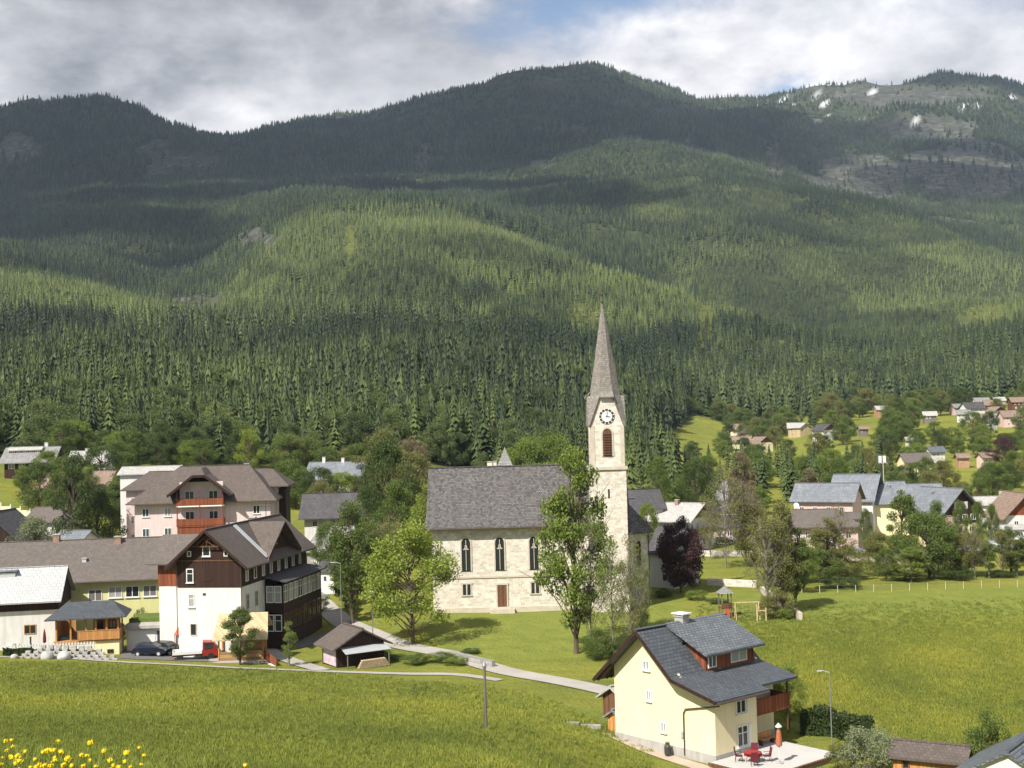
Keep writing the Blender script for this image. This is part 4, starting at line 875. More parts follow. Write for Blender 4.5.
# bay
MB().box(7.3,14.8,-1.9,-.01,-3,9.6).build('bay_base', 'wood_red', ht); MB().box(7.5,14.6,-.4,-.005,9.6,17.0).build('bay_wall', 'plaster_pink', ht)
for z_ in (9.9, 13.2):
    b = MB().box(7.2,14.9,-2.0,-.42,z_-.25,z_).build('balcony', 'trim_white' if z_ > 11 else 'wood_red', ht); MB().box(7.2,14.9,-2.05,-1.97,z_+.02,z_+1.1).box(7.2,7.28,-1.97,-.42,z_+.02,z_+1.1).box(14.82,14.9,-1.97,-.42,z_+.02,z_+1.1).build('railing', 'wood_red', b)
mb = MB()
for x in (7.25,10.95,14.7): mb.box(x,x+.16,-2.0,-1.85,9.9,15.6)
mb.build('bay_posts', 'wood_red', ht)
mb = MB(); sl = .62
zc = 15.2
for sg in (-1, 1): mb.extr([V3((11.05+sg*5.2,-2.9,zc-.3)), V3((11.05+sg*1.0,-2.9,zc+2.95)), V3((11.05+sg*1.0,4.2,zc+2.95)), V3((11.05+sg*5.2,2.5,zc-.3))], (0,0,-.2))
mb.extr([V3((10.05,-2.9,zc+2.95)), V3((12.05,-2.9,zc+2.95)), V3((11.05,.2,zc+4.1))], (0,0,-.2)); mb.extr([V3((10.05,-2.9,zc+2.95)), V3((11.05,.2,zc+4.1)), V3((11.05,5.0,zc+4.1)), V3((10.05,4.2,zc+2.95))], (0,0,-.2)); mb.extr([V3((12.05,-2.9,zc+2.95)), V3((11.05,.2,zc+4.1)), V3((11.05,5.0,zc+4.1)), V3((12.05,4.2,zc+2.95))], (0,0,-.2))
mb.build('bay_roof', 'roof_brown', ht)
mb = MB().beam((5.9,-2.95,zc-.4),(10.05,-2.95,zc+2.8),.1,.4).beam((16.2,-2.95,zc-.4),(12.05,-2.95,zc+2.8),.1,.4).beam((10.05,-2.95,zc+2.8),(12.05,-2.95,zc+2.8),.1,.4); mb.build('bay_bargeboard', 'wood_dark', ht)
fb_ = (V3((0,-.4,0)), V3((1,0,0)), V3((0,-1,0)))
for x in (9.1, 13.0):
    for z_ in (14.45, 11.1): window(ht, fb_, x, z_, 1.5, 2.1, mull=1)
F_ = faces(22.3, 12)
for u, z_ in ((1.8,12.1),(5.4,12.1),(1.8,8.8),(5.4,8.8),(1.8,5.4),(5.4,5.4),(20.0,12.1),(17.0,8.8),(20.0,8.8),(16.8,11.3)): 
    if (u, z_) != (16.8,11.3): window(ht, F_['f'], u, z_, 1.15, 1.4, sill='trim_white')
fr_ = (V3((-2.8,6.2,0)), V3((1,0,0)), V3((0,-1,0)))
for z_ in (13.7, 10.6, 7.5): window(ht, fr_, 1.3, z_, 1.1, 1.3)
for x, y, z_ in ((8.2,8.2,18.3),(9.4,8.2,18.3),(17.5,7.5,18.6)): chimney(rf, x, y, z_, .9, .8, 1.2, 'plaster_grey', 'metal_dark')
house('hotel_annex', 'white metal roofed annex rising behind the pink hotel', 'building', 122, 226, 4, 10, 7, 18.0, 1.1, 'x', .5, .5, wall='plaster_white', roof='roof_pale', z=-.5)
# ================================================================== church
ce = at(433.5, 164); CX0 = ce.x; cz = .6
ch = thing('church', 'old stone church with steep shingle roof and tall clock tower with a needle spire', 'church', (CX0, 163.5, cz), R(0))
NL = 25.5; ND = 14.0; NW = 11.0; NRi = 7.1      # nave length, depth, wall height, roof rise
mb = MB().box(0,NL,0,ND,-3,NW); mb.extr([V3((0,0,NW)), V3((0,ND,NW)), V3((0,ND/2,NW+NRi))], (.4,0,0)); mb.extr([V3((NL,0,NW)), V3((NL,ND,NW)), V3((NL,ND/2,NW+NRi))], (-.4,0,0))
mb.build('wall', 'stone_cream', ch)
MB().box(-.06,NL+.06,-.1,-.002,4.15,4.4).box(-.1,NL+.1,-.14,-.001,-1,.35).box(-.1,0,-.1,ND,4.15,4.4).build('string_course', 'trim_stone', ch)
# roof with bell-cast eaves
mb = MB(); t_ = V3((0,0,-.25)); ov = 1.0
for sg in (-1, 1):
    c = ND/2; f = lambda x, q, z: V3((x, c+sg*q, z))
    mb.extr([f(-.7,0,NW+NRi+.3), f(NL+.5,0,NW+NRi+.3), f(NL+.5,5.6,NW+1.75), f(-.7,5.6,NW+1.75)], t_)
    mb.extr([f(-.7,5.6,NW+1.75), f(NL+.5,5.6,NW+1.75), f(NL+.5,ND/2+ov,NW-.15), f(-.9,ND/2+ov,NW-.15)], t_)
mb.beam((-.7,ND/2,NW+NRi+.33),(NL+.5,ND/2,NW+NRi+.33),.4,.12)
rf = mb.build('roof', 'roof_shingle', ch)
MB().tube([(-.7,-1.05,NW-.35),(NL-7,-1.05,NW-.35)], .09, 6).build('gutter', 'copper_brown', ch)
def lancet(root, x, y, z0, w, h, name='window', U=V3((1,0,0)), O=V3((0,-1,0)), cross=True, pane='glass_dark', fr='trim_stone'):
    base = V3((x, y, z0)); n = 9
    def prof(w, h, ins=0):
        r_ = w/2-ins; hh = h-w/2
        return [base+U*(-r_)+V3((0,0,ins)), base+U*r_+V3((0,0,ins))]+[base+U*(r_*math.cos(math.pi*k/(n-1)))+V3((0,0,hh+r_*1.15*math.sin(math.pi*k/(n-1)))) for k in range(n)]
    o_ = prof(w+.36, h+.2); i_ = prof(w, h, .0); mb = MB()
    m_ = len(o_); vs = [p-O*.02 for p in o_]+[p-O*.02 for p in i_]+[p+O*.10 for p in o_]+[p+O*.10 for p in i_]
    fs = []
    for k in range(m_):
        j = (k+1) % m_; fs += [(2*m_+k, 2*m_+j, 3*m_+j, 3*m_+k), (k, j, 2*m_+j, 2*m_+k), (m_+k, 3*m_+k, 3*m_+j, m_+j)]
    mb.add(vs, fs); f = mb.build(name, fr, root)
    MB().extr([p+O*.01 for p in i_], O*.02).build('pane', pane, f)
    if cross:
        c = MB().box(0,0,0,0,0,0) if False else MB()
        def bar(u0,u1,z0_,z1_): 
            a = base+U*u0+O*.032+V3((0,0,z0_)); c.extr([a, a+U*(u1-u0), a+U*(u1-u0)+V3((0,0,z1_-z0_)), a+V3((0,0,z1_-z0_))], O*.05)
        bar(-.035,.035,.1,h-.15); bar(-w/2+.2,w/2-.2,h*.66,h*.66+.08); bar(-.24,.24,h*.66+.1,h*.66+.24); bar(-.14,.14,h*.72,h*.80)
        
        c.build('tracery', 'trim_stone', f)
    return f
for px in (466, 499.5, 533.5): lancet(ch, (px-433.5)*164/F+.15, 0, 5.1, 1.15, 4.2)
for px in (467, 535):
    x = (px-433.5)*164/F
    f = MB().box(x-.65,x-.5,-.08,.02,2.0,3.4).box(x+.5,x+.65,-.08,.02,2.0,3.4).box(x-.08,x+.08,-.08,.02,2.0,3.4).box(x-.75,x+.75,-.1,.02,3.4,3.6).box(x-.75,x+.75,-.12,.02,1.85,2.0).build('window', 'trim_stone', ch)
    MB().box(x-.5,x+.5,-.04,.01,2.0,3.4).build('pane', 'glass_dark', f)
x = (502-433.5)*164/F
d_ = MB().box(x-.78,x-.6,-.12,.02,.4,3.2).box(x+.6,x+.78,-.12,.02,.4,3.2).box(x-.85,x+.85,-.14,.02,3.2,3.45).build('door', 'trim_stone', ch); MB().box(x-.6,x+.6,-.08,.01,.4,3.2).build('door_leaf', 'wood_brown', d_)
MB().box(x-1.6,x+1.6,-1.1,-.15,-.6,.2).box(x-1.2,x+1.2,-.7,-.15,.2,.38).build('steps', 'trim_stone', ch)
# tower
tx = (609.4-433.5)*164/F; TW = 4.35; t0, t1 = tx-TW/2, tx+TW/2; ty0, ty1 = -2.2, -2.2+TW; TZ = 18.0; TT = 23.6
MB().box(t0-.12,t1+.12,ty0-.12,ty1+.12,-3,TZ).build('tower_shaft', 'stone_cream', ch)
MB().box(t0-.32,t1+.32,ty0-.32,ty1+.32,TZ-.12,TZ+.28).build('tower_cornice', 'trim_stone', ch)
mb = MB().box(t0,t1,ty0,ty1,TZ+.28,TT)
pk = 27.35
c_ = V3((tx, (ty0+ty1)/2, 0)); hb = TW/2
for k in range(4):
    M_ = Matrix.Translation(c_) @ Matrix.Rotation(k*math.pi/2, 4, 'Z')
    g_ = [V3((-hb,-hb,TT)), V3((hb,-hb,TT)), V3((.75,-hb+.0,pk)), V3((-.75,-hb+.0,pk))]
    mb.extr([M_ @ p for p in g_], M_.to_3x3() @ V3((0,.5,0)))
mb.build('bell_storey', 'stone_cream', ch)
MB().box(t0-.02,t0+.55,ty0-.05,ty0-.001,TZ+.3,TT).box(t1-.55,t1+.02,ty0-.05,ty0-.001,TZ+.3,TT).build('corner_stones', 'trim_stone', ch)
sp_ = MB(); tip = 39.7; ocz = pk+.15; ra = 1.98
def cc(k, q, z): return (Matrix.Rotation(k*math.pi/2, 4, 'Z') @ V3(q)) + V3((c_.x, c_.y, z))
oct_ = []
for k in range(4):
    oct_ += [cc(k, (-.86,-ra,0), ocz), cc(k, (.86,-ra,0), ocz)]
tp = V3((c_.x, c_.y, tip))
lo = []
for z_, s_ in ((ocz, 1.0), (ocz+4.2, .64), (ocz+9.2, .26), (tip, .02)): lo.append([V3((c_.x+(p.x-c_.x)*s_, c_.y+(p.y-c_.y)*s_, z_)) for p in oct_])
for a_, b_ in zip(lo[:-1], lo[1:]): sp_.add(a_+b_, [(i, (i+1) % 8, 8+(i+1) % 8, 8+i) for i in range(8)])
for k in range(4):     # broaches down to the corners, overhanging a little
    a = cc(k, (.86,-ra,0), ocz); b_ = cc((k+1) % 4, (-.86,-ra,0), ocz)
    g1 = cc(k, (.80,-hb-.28,0), pk+.12); g2 = cc(k+1, (-.80,-hb-.28,0), pk+.12)
    e1 = cc(k, (hb+.02,-hb-.28,0), TT+.1); e2 = cc(k+1, (-hb-.02,-hb-.28,0), TT+.1); co = cc(k, (hb+.3,-hb-.3,0), TT-.25)
    sp_.add([a, b_, g1, g2, e1, e2, co], [(0,2,4,6), (1,0,6), (1,6,5,3)])
    th1 = cc(k, (.72,-hb+.1,0), pk-.1); sp_.add([g1, e1, co, cc(k, (hb-.1,-hb+.05,0), TT-.1), th1], [(0,1,3,4), (1,2,3)])
    th2 = cc(k+1, (-.72,-hb+.1,0), pk-.1); sp_.add([g2, e2, co, cc(k+1, (-hb+.1,-hb+.05,0), TT-.1), th2], [(0,1,3,4), (1,2,3)])
    h0 = [cc(k, (-.95,-hb-.5,0), pk-.05), cc(k, (.95,-hb-.5,0), pk-.05), cc(k, (.9,-ra+.05,0), ocz+.5), cc(k, (-.9,-ra+.05,0), ocz+.5)]
    sp_.extr(h0, (0,0,-.12))
sp = sp_.build('spire', 'roof_spire', ch)
MB().lathe([(.05,0),(.12,.05),(.22,.28),(.12,.5),(.05,.55),(.04,.95),(.16,1.05),(.2,1.2),(.12,1.35),(.03,1.4),(.02,1.9)], 10, tuple(tp-V3((0,0,.15)))).build('finial', 'copper_brown', sp)
# clock
for k in (0, 1, 3):
    M_ = Matrix.Translation(c_+V3((0,0,24.75))) @ Matrix.Rotation(k*math.pi/2, 4, 'Z') @ Matrix.Translation((0,-hb-.02,0)) @ Matrix.Rotation(R(90), 4, 'X')
    ck = MB().lathe([(1.0,-.04),(1.0,.05)], 28).bend(M_).build('clock_face', 'paint_white', ch)
    mk = MB()
    for i in range(12):
        a = i*math.pi/6; M2 = Matrix.Rotation(a, 4, 'Z'); q = [M2 @ V3(p) for p in ((-.17,.70,.052), (.17,.70,.052), (.17,.98,.052), (-.17,.98,.052))]; mk.extr(q, (0,0,.02))
    mk.bend(M_).build('hour_marks', 'metal_dark', ck)
    hd = MB()
    for a, L, w_ in ((R(-98), .46, .05), (R(-10), .62, .035)): M2 = Matrix.Rotation(a, 4, 'Z'); hd.extr([M2 @ V3(p) for p in ((-w_,-.1,.075), (w_,-.1,.075), (w_*.6,L,.075), (-w_*.6,L,.075))], (0,0,.015))
    hd.bend(M_).build('clock_hands', 'copper_brown', ck)
for k, (U, O) in enumerate(((V3((1,0,0)), V3((0,-1,0))), (V3((0,1,0)), V3((1,0,0))), (V3((0,-1,0)), V3((-1,0,0))))):
    p = c_+O*hb; f = lancet(ch, p.x, p.y, 19.6, 1.2, 3.5, 'bell_window', U, O, False, 'wood_brown')
    sl_ = MB()
    for i in range(9):
        a = p+O*.035+V3((0,0,19.8+i*.33)); sl_.extr([a-U*.5, a+U*.5, a+U*.5+O*.07-V3((0,0,.08)), a-U*.5+O*.07-V3((0,0,.08))], (0,0,.03))
    sl_.build('louvre', 'wood_dark', f)
MB().box(tx-.12,tx+.12,ty0-.125,ty0-.1,14.2,15.4).box(tx-.12,tx+.12,ty0-.125,ty0-.1,8.2,9.4).build('slit_window', 'glass_dark', ch)
# polygonal choir behind the tower
a0 = t1-.5; pts = [(a0,1.2),(t1+.4,1.2),(t1+3.2,3.4),(t1+3.2,9.6),(t1+.4,12.6),(a0,12.6)]
cw = MB().extr([V3((x, y, -3)) for x, y in pts], (0,0,12.6)).build('choir_wall', 'stone_cream', ch)
MB().extr([V3((x+(.1 if x > a0 else 0), y+(-.1 if y < 6 else .1), 4.15)) for x, y in pts], (0,0,.25)).build('choir_course', 'trim_stone', ch)
ap = V3((t1-2.4, 7.0, 16.8)); eo = [(a0-3,.4),(t1+.8,.4),(t1+4.1,3.0),(t1+4.1,10.0),(t1+.8,13.4),(a0-3,13.4)]; mb = MB(); e3 = [V3((x, y, 9.45)) for x, y in eo]; rb = V3((a0-3, 7.0, 16.8))
mb.extr([e3[0], e3[1], ap, rb], (0,0,-.2)); mb.extr([e3[1], e3[2], ap], (0,0,-.2)); mb.extr([e3[2], e3[3], ap], (0,0,-.2)); mb.extr([e3[3], e3[4], ap], (0,0,-.2)); mb.extr([e3[4], e3[5], rb, ap], (0,0,-.2))
mb.build('choir_roof', 'roof_shingle', ch)
lancet(ch, t1+1.8, 2.25, 4.9, .9, 3.3, 'choir_window', V3((.786,.618,0)), V3((.618,-.786,0)), False); lancet(ch, t1+3.2, 6.5, 4.9, .9, 3.3, 'choir_window', V3((0,1,0)), V3((1,0,0)), False)
MB().tube([(t1+3.4,2.9,9.3),(t1+3.3,3.2,9),(t1+3.3,3.2,-.5)], .07, 6).build('downpipe', 'copper_brown', ch)
# low white building by the choir
house('white_outbuilding', 'small white building with steep grey roof beside the church choir', 'building', 650, 182, -38, 4.2, 7, 5.2, 3.2, 'x', .5, .4, wall='plaster_white', roof='roof_darkgrey', wins=[('f',2.6,4.0,.8,1.1),('f',2.6,1.5,.8,1.1)])
WS = lambda n, u0, du, z, w=.9, h=1.1, fc='f', **k: [(fc, u0+i*du, z, w, h, k) for i in range(n)]
H_ = house
# --- left slope behind
H_('chalet', 'dark timber chalet with stepped grey roofs high at the left', 'house', 6, 285, 3, 10.6, 8, 4.2, 2.8, 'x', 1.0, 1.0, wall='wood_dark', roof='roof_grey', wins=WS(4,1.6,2.4,2.9,1.4,1.3), chims=[(8.2,4.2,1.2,dict(mat='plaster_white'))])
ck = at(9, 284.2); dm = house('roof_lantern', 'pale metal raised roof strip on top of the dark chalet', 'roof', 11, 287.2, 3, 7.2, 2.2, 6.4, .5, 'x', .4, .3, wall='wood_dark', roof='roof_pale', wins=WS(5,.8,1.4,5.9,1.1,.5))
H_('village_house', 'house with a pale white roof between trees left of the pink hotel', 'house', 69, 292, -3, 9, 7, 3.8, 2.6, 'x', .6, .5, wall='plaster_white', roof='roof_pale', wins=WS(3,1.5,2.6,2.3), chims=[(3.6,3.2,.9,dict(mat='plaster_white'))])
H_('village_house', 'brown roofed house with brick chimney below the white roofed one', 'house', 80, 266, -8, 6.4, 7, 3.6, 2.9, 'x', .7, .6, wall='plaster_rose', roof='roof_rust', wins=WS(2,1.8,2.6,2.2), chims=[(.5,2.8,1.4)])
H_('village_house', 'narrow rust brown roof house under the dark chalet', 'house', 40, 262, -22, 4.2, 6, 3.4, 2.4, 'x', .6, .5, wall='wood_brown', roof='roof_rust', wins=WS(1,1.8,2.6,2.0))
H_('village_house', 'grey roofed house between the fence wall and the long hall', 'house', 27, 214, -12, 5.6, 7, 7.6, 2.0, 'x', .6, .5, wall='plaster_white', roof='roof_taupe')
H_('village_house', 'low house with teal grey metal roof beside the long hall', 'house', 48, 200, -18, 5.0, 8, 6.4, 2.4, 'x', .5, .5, wall='plaster_white', roof='roof_bluegrey')
H_('barn', 'black timber gable with pale eaves at the left edge', 'barn', 18, 196, 0, 9, 10, 7.2, 4.0, 'y', 1.2, .8, anchor='r', wall='wood_dark', roof='roof_darkgrey')
H_('village_house', 'white roof strip under the black barn at the left edge', 'house', 17, 186, 0, 8, 5, 5.4, 1.8, 'x', .6, .5, anchor='r', wall='plaster_white', roof='roof_pale')
fa = at(2, 250); fw = thing('white_fence', 'white wall with square pillars climbing below the dark chalet', 'fence', fa, R(-20))
mb = MB(); mp = MB()
for k in range(5):
    x = k*2.4; p = Matrix.Rotation(R(-20), 3, 'Z') @ V3((x+1.2, 0, 0)); z_ = hz(fa.x+p.x, fa.y+p.y)-fa.z; mb.box(x+.25, x+2.4, -.08, .08, z_-1, z_+1.3); mp.box(x, x+.25, -.14, .14, z_-1, z_+2.1)
mb.build('panel', 'plaster_cream', fw); mp.build('pillars', 'plaster_white', fw)
# --- centre left
H_('village_house', 'blue grey roofed house with timber gable behind the dark barn roof', 'house', 309, 300, -10, 13.2, 9, 5.0, 3.4, 'x', .9, .8, wall='plaster_white', gable='wood_brown', roof='roof_bluegrey', wins=WS(4,1.6,3,3.4), chims=[(3.0,4.5,1.3,dict(mat='plaster_white')),(7.8,4.5,1.0,dict(mat='plaster_white'))])
H_('village_house', 'low building with a long dark grey roof behind the leafy garden trees', 'house', 306, 238, 0, 11.2, 9, 5.2, 3.6, 'x', 1.1, 1.0, wall='plaster_white', gable='wood_dark', roof='roof_darkgrey', wins=WS(3,2,3.4,3.4)+WS(2,2,4,3.4,fc='r'))
H_('village_house', 'small grey roofed house with a bright skylight beside the road', 'house', 308, 205, -30, 4.2, 6, 4.6, 2.2, 'x', .6, .5, wall='stone_rough', roof='roof_grey', wins=WS(1,2,2,2.8))
H_('village_house', 'little white walled house beside the road above the veranda roof', 'house', 318, 192, -25, 3.0, 4, 3.4, 1.2, 'x', .4, .4, wall='plaster_white', roof='roof_darkgrey', wins=WS(1,1.4,2,2.2,.7,.9))
# turret and chimneys over the church ridge
q = at(508.5, 196); tu = thing('turret_house', 'manor with a small shingled pyramid turret peeping over the church roof ridge', 'house', (q.x, q.y, q.z), 0)
MB().box(-5,4,0,9,-2,13.6).build('wall', 'plaster_cream', tu); mb = MB(); roof_mb(mb, -5, 4, 0, 9, 13.6, 3.6, 'x', .5, .5, (3,3), 0); rf = mb.build('roof', 'roof_darkgrey', tu)
MB().box(-1.1,1.1,-.4,1.8,13.0,17.0).build('turret_wall', 'roof_grey', tu); MB().add([V3((-1.45,-.75,16.9)), V3((1.45,-.75,16.9)), V3((1.45,2.15,16.9)), V3((-1.45,2.15,16.9)), V3((0,.7,20.4))], [(0,1,4),(1,2,4),(2,3,4),(3,0,4),(3,2,1,0)]).build('turret_roof', 'roof_grey', tu)
chimney(rf, -2.4, 1.0, 16.6, .8, .6, 1.5, 'plaster_cream'); chimney(rf, -1.6, 2.6, 16.9, .5, .5, 1.2, 'plaster_white'); chimney(rf, -4.3, 1.4, 15.6, .9, .6, 1.4, 'plaster_rose')
# --- right of the church
H_('village_house', 'grey roofed house just right of the church tower belfry', 'house', 636, 232, 12, 5.8, 7, 8.0, 3.0, 'x', .6, .5, wall='plaster_white', roof='roof_darkgrey', wins=WS(2,1.6,2.8,6.4))
H_('village_house', 'darker low roof touching the right side of the church tower', 'house', 627, 226, 12, 2.6, 6, 7.2, 2.4, 'x', .5, .4, wall='wood_dark', roof='roof_darkgrey')
H_('village_house', 'white chalet with pale weathered roof and brown balconies behind the copper beech', 'house', 690.5, 228, -36, 7.0, 9.6, 6.0, 2.5, 'x', 1.1, 1.2, anchor='r', wall='plaster_white', gable='wood_brown', roof='roof_pale', wins=WS(2,1.6,3.2,4.4,.9,1.2)+WS(2,1.6,3.2,1.7)+WS(4,1.3,2.3,4.5,.9,1.3,'r')+WS(4,1.3,2.3,1.6,.9,1.3,'r'), chims=[(2.6,4.2,1.0)],
   bal=[((7.05,8.1,.3,9.3,3.2), dict(axis='r', mat='wood_brown'))])
H_('sports_hall', 'long low building with flat grey green roof behind the bare birches', 'building', 700, 262, -6, 13, 10, 4.6, 1.3, 'x', .5, .5, wall='plaster_white', roof='roof_grey', wins=WS(6,1.2,2.1,2.8,1.4,1.0))
H_('village_house', 'purple grey roofed low house in front of the long flat hall', 'house', 716, 244, -8, 8, 6, 3.4, 1.6, 'x', .6, .5, wall='plaster_rose', roof='roof_darkgrey', wins=WS(4,1,2,1.9))
H_('village_house', 'house with a steep grey gable above the flat hall', 'house', 738, 285, 30, 6, 7, 5.2, 3.4, 'y', .7, .5, wall='plaster_grey', roof='roof_grey', wins=WS(2,1.8,2.4,3.4))
H_('guest_house', 'pink guest house with blue grey roof and a white satellite dish', 'house', 797, 248, -28, 11.5, 8, 8.2, 2.8, 'x', .8, .7, wall='plaster_rose', roof='roof_bluegrey', wins=WS(4,1.6,2.6,6.2)+WS(4,1.6,2.6,3.4))
H_('guest_house', 'pink wing with grey brown hipped roof and white balconies', 'house', 784, 226, -4, 13.5, 9, 4.8, 2.4, 'x', .9, .8, (3.5,3.5), 0, wall='plaster_rose', roof='roof_taupe', wins=WS(3,1.2,1.7,3.0,.9,1.3)+WS(2,10,1.8,3.0,1.0,1.3),
   bal=[((5.2,8.8,-1.1,0,2.0), dict(mat='trim_white', slab='trim_white'))])
H_('guest_house', 'plain pink block with flat brown edged roof right of the balconied wing', 'house', 844, 228, -6, 3.8, 8, 5.6, .8, 'x', .5, .4, wall='plaster_pink', roof='roof_taupe')
d_ = thing('satellite_dish', 'white satellite dish on the pink guest house gable', 'dish', (at(800,242).x, 242.5, 7.6), 0); MB().lathe([(.5,.15),(.35,.05),(.06,0),(.06,-.04),(.38,.0),(.53,.12)], 14).bend(Matrix.Rotation(R(70),4,'X')).build('reflector', 'paint_white', d_); MB().tube([(0,.1,0),(0,.3,-1.1)], .04, 5).build('mast', 'metal_grey', d_)
# blue-roofed complex
H_('inn_hall', 'tall blue roofed hall with white walls at the left end of the long inn', 'building', 876, 252, -30, 8.6, 10, 7.4, 4.6, 'x', .7, .6, anchor='r', wall='plaster_white', roof='roof_bluegrey', gable='wood_dark')
H_('inn_hall', 'second blue roofed hall of the inn with a small roof vent', 'building', 868, 254, -8, 8.5, 10, 6.6, 3.8, 'x', .6, .4, wall='plaster_cream', roof='roof_bluegrey', chims=[(5.4,3.5,.6,dict(mat='metal_grey', w=.5, d=.5))])
H_('inn_hall', 'third blue roofed hall of the inn half hidden by tall shrubs', 'building', 906, 258, -8, 8.4, 10, 5.6, 3.8, 'x', .6, .4, wall='plaster_cream', roof='roof_bluegrey')
ig = H_('inn', 'brown timber inn with blue roof and a blank white board in its wide gable', 'house', 946, 246, 24, 9.2, 10, 5.0, 4.2, 'y', 1.1, 1.0, wall='plaster_cream', upper='wood_dark', split=2.4, roof='roof_bluegrey', wins=WS(4,1.4,2.1,3.6,1.3,1.2)+WS(3,1.6,2.8,1.2,1.2,1.2), chims=[(3.2,6,.6,dict(w=.5,d=.5,mat='metal_grey'))])
MB().box(2.9,6.3,-.16,-.05,5.3,6.7).build('sign_board', 'paint_white', ig)
H_('village_house', 'small house with rusty brown roof in front of the timber inn', 'house', 926, 232, -10, 5.4, 6, 3.0, 2.0, 'x', .6, .5, wall='plaster_cream', roof='roof_rust', wins=WS(2,1.6,2.2,1.7))
H_('village_house', 'white roofed low building between the inn and the red gabled house', 'house', 984, 266, -4, 5.6, 7, 4.2, 1.4, 'x', .5, .5, wall='plaster_white', roof='roof_pale', wins=WS(3,1,1.7,2.2), chims=[(5,2.5,1.6,dict(mat='metal_light',w=.5,d=.5))])
H_('village_house', 'white house with red brown timber gable at the right edge', 'house', 1009, 240, 2, 8, 9, 4.4, 4.0, 'y', .9, .9, wall='plaster_white', gable='wood_red', roof='roof_rust', wins=WS(2,2,3,2.8))
H_('garage', 'white flat garage with a row of small windows at the right edge', 'garage', 1000, 230, -3, 8.5, 5, 2.6, .5, 'x', .3, .3, wall='plaster_white', roof='roof_pale', wins=WS(4,1.2,1.5,1.7,.9,.8))
# --- far houses
far = [
 (640,690,6,'house','pale roofed house in the trees right of the church spire','plaster_white','roof_grey',8),(650,640,4,'hut','orange walled hut beside the pale house near the spire','plaster_orange','roof_rust',5),
 (661,660,-3,'house','white cottage at the left end of the bright field','plaster_white','roof_grey',5.5),
 (733,720,-25,'house','brown roofed house above the cluster beyond the bright field','plaster_cream','roof_rust',10),(757,690,35,'house','grey roofed house with red gable in the cluster beyond the field','wood_red','roof_darkgrey',9),
 (737,610,-30,'house','timber house with rusty roof at the left of the far cluster','plaster_cream','roof_rust',8.5),(753,620,-10,'house','light walled house in the middle of the far cluster','plaster_white','roof_rust',8),(764,580,30,'house','white house with brown roof lowest in the far cluster','plaster_cream','roof_rust',8.5),(752,575,0,'house','cream house with brown gable in front of the far cluster','plaster_cream','roof_rust',6),
 (794,660,-10,'house','new house of light bare wood with orange beams','wood_pale','roof_pale',8),(806,650,28,'house','second new house of light wood facing the valley','wood_pale','roof_pale',7),
 (829,600,30,'house','white chalet with brown gable roof on the meadow','plaster_white','roof_darkgrey',9),(866,600,0,'hut','small hay hut on the meadow right of the white chalet','wood_grey','roof_rust',4),
 (884,700,5,'house','orange walled hut with white roof on the upper meadow','plaster_orange','roof_pale',6),(911,760,0,'house','timber house near the wood above the upper meadow','wood_brown','roof_grey',6),
 (931,640,-10,'house','small grey roofed barn on the upper meadow','wood_grey','roof_pale',6),(913,520,0,'hut','small white roofed hut below the upper meadow','plaster_white','roof_pale',3.2),
 (906,430,-12,'house','blue roofed house behind the lamp mast','plaster_white','roof_bluegrey',4.4),(911,405,5,'house','house with a wide grey brown roof behind the inn','plaster_cream','roof_taupe',8.5),
 (937,450,10,'house','dark blue roofed house among shrubs','plaster_white','roof_slate_light',5.2),(964,430,0,'hut','orange hut beside the row of shrubs','plaster_orange','roof_rust',3.6),(989,425,15,'house','red and white house left of the far copper beech','plaster_rose','roof_rust',4.6),
 (964,640,-20,'house','pale roofed house at the left of the upper village','plaster_white','roof_grey',6),(975,660,10,'house','wide brown chalet in the upper village','plaster_white','roof_darkgrey',10),(993,690,-10,'house','brown timber house behind the wide chalet','wood_brown','roof_rust',8),
 (984,720,0,'house','grey roofed house highest in the upper village','plaster_cream','roof_grey',8),(1002,640,20,'house','white house with brown gable in the upper village','plaster_white','roof_rust',7),(1011,600,0,'house','long rust roofed house at the right of the upper village','plaster_rose','roof_rust',9),
 (1003,735,0,'house','white house under the wood in the upper village','plaster_white','roof_pale',6),(986,610,-15,'house','small red roofed house in the upper village','plaster_cream','roof_rust',6),(962,690,15,'house','rose house at the far left of the upper village','plaster_rose','roof_grey',6),(1020,700,0,'house','brown house at the upper right edge of the village','wood_brown','roof_rust',8),(996,590,25,'house','small white cottage lowest in the upper village','plaster_white','roof_grey',5)]
for px, D, az_, cat, lb, wl, rf_, w_ in far:
    hh = 3.0+w_*.22; gy = 'y' if az_ > 15 else 'x'; d__ = w_*.85
    H_('far_'+cat, lb, cat, px, D, az_, w_, d__, hh, w_*.30, gy, .7, .7, wall=wl, roof=rf_, gable=('wood_brown' if wl.startswith('plaster') and gy == 'y' else None), wins=WS(max(1,int(w_/2.6)),w_*.2,w_*.28,hh-1.2,.9,1.0)+(WS(2,w_*.25,w_*.4,1.3) if w_ > 7 else []))
# --- mast
q = at(888, 262); ms = thing('lamp_mast', 'tall slim floodlight mast rising behind the blue roofed halls', 'mast', q)
MB().tube([(0,0,0),(0,0,13.8)], [.16,.08], 8).build('pole', 'metal_light', ms); MB().box(-.9,.9,-.1,.1,14.0,14.15).box(-.1,.1,-.1,.1,13.8,14.0).build('crossbar', 'metal_light', ms)
for x in (-.7, .2): MB().box(x-.25,x+.35,-.3,.1,14.16,15.6).build('floodlight', 'paint_white', ms)
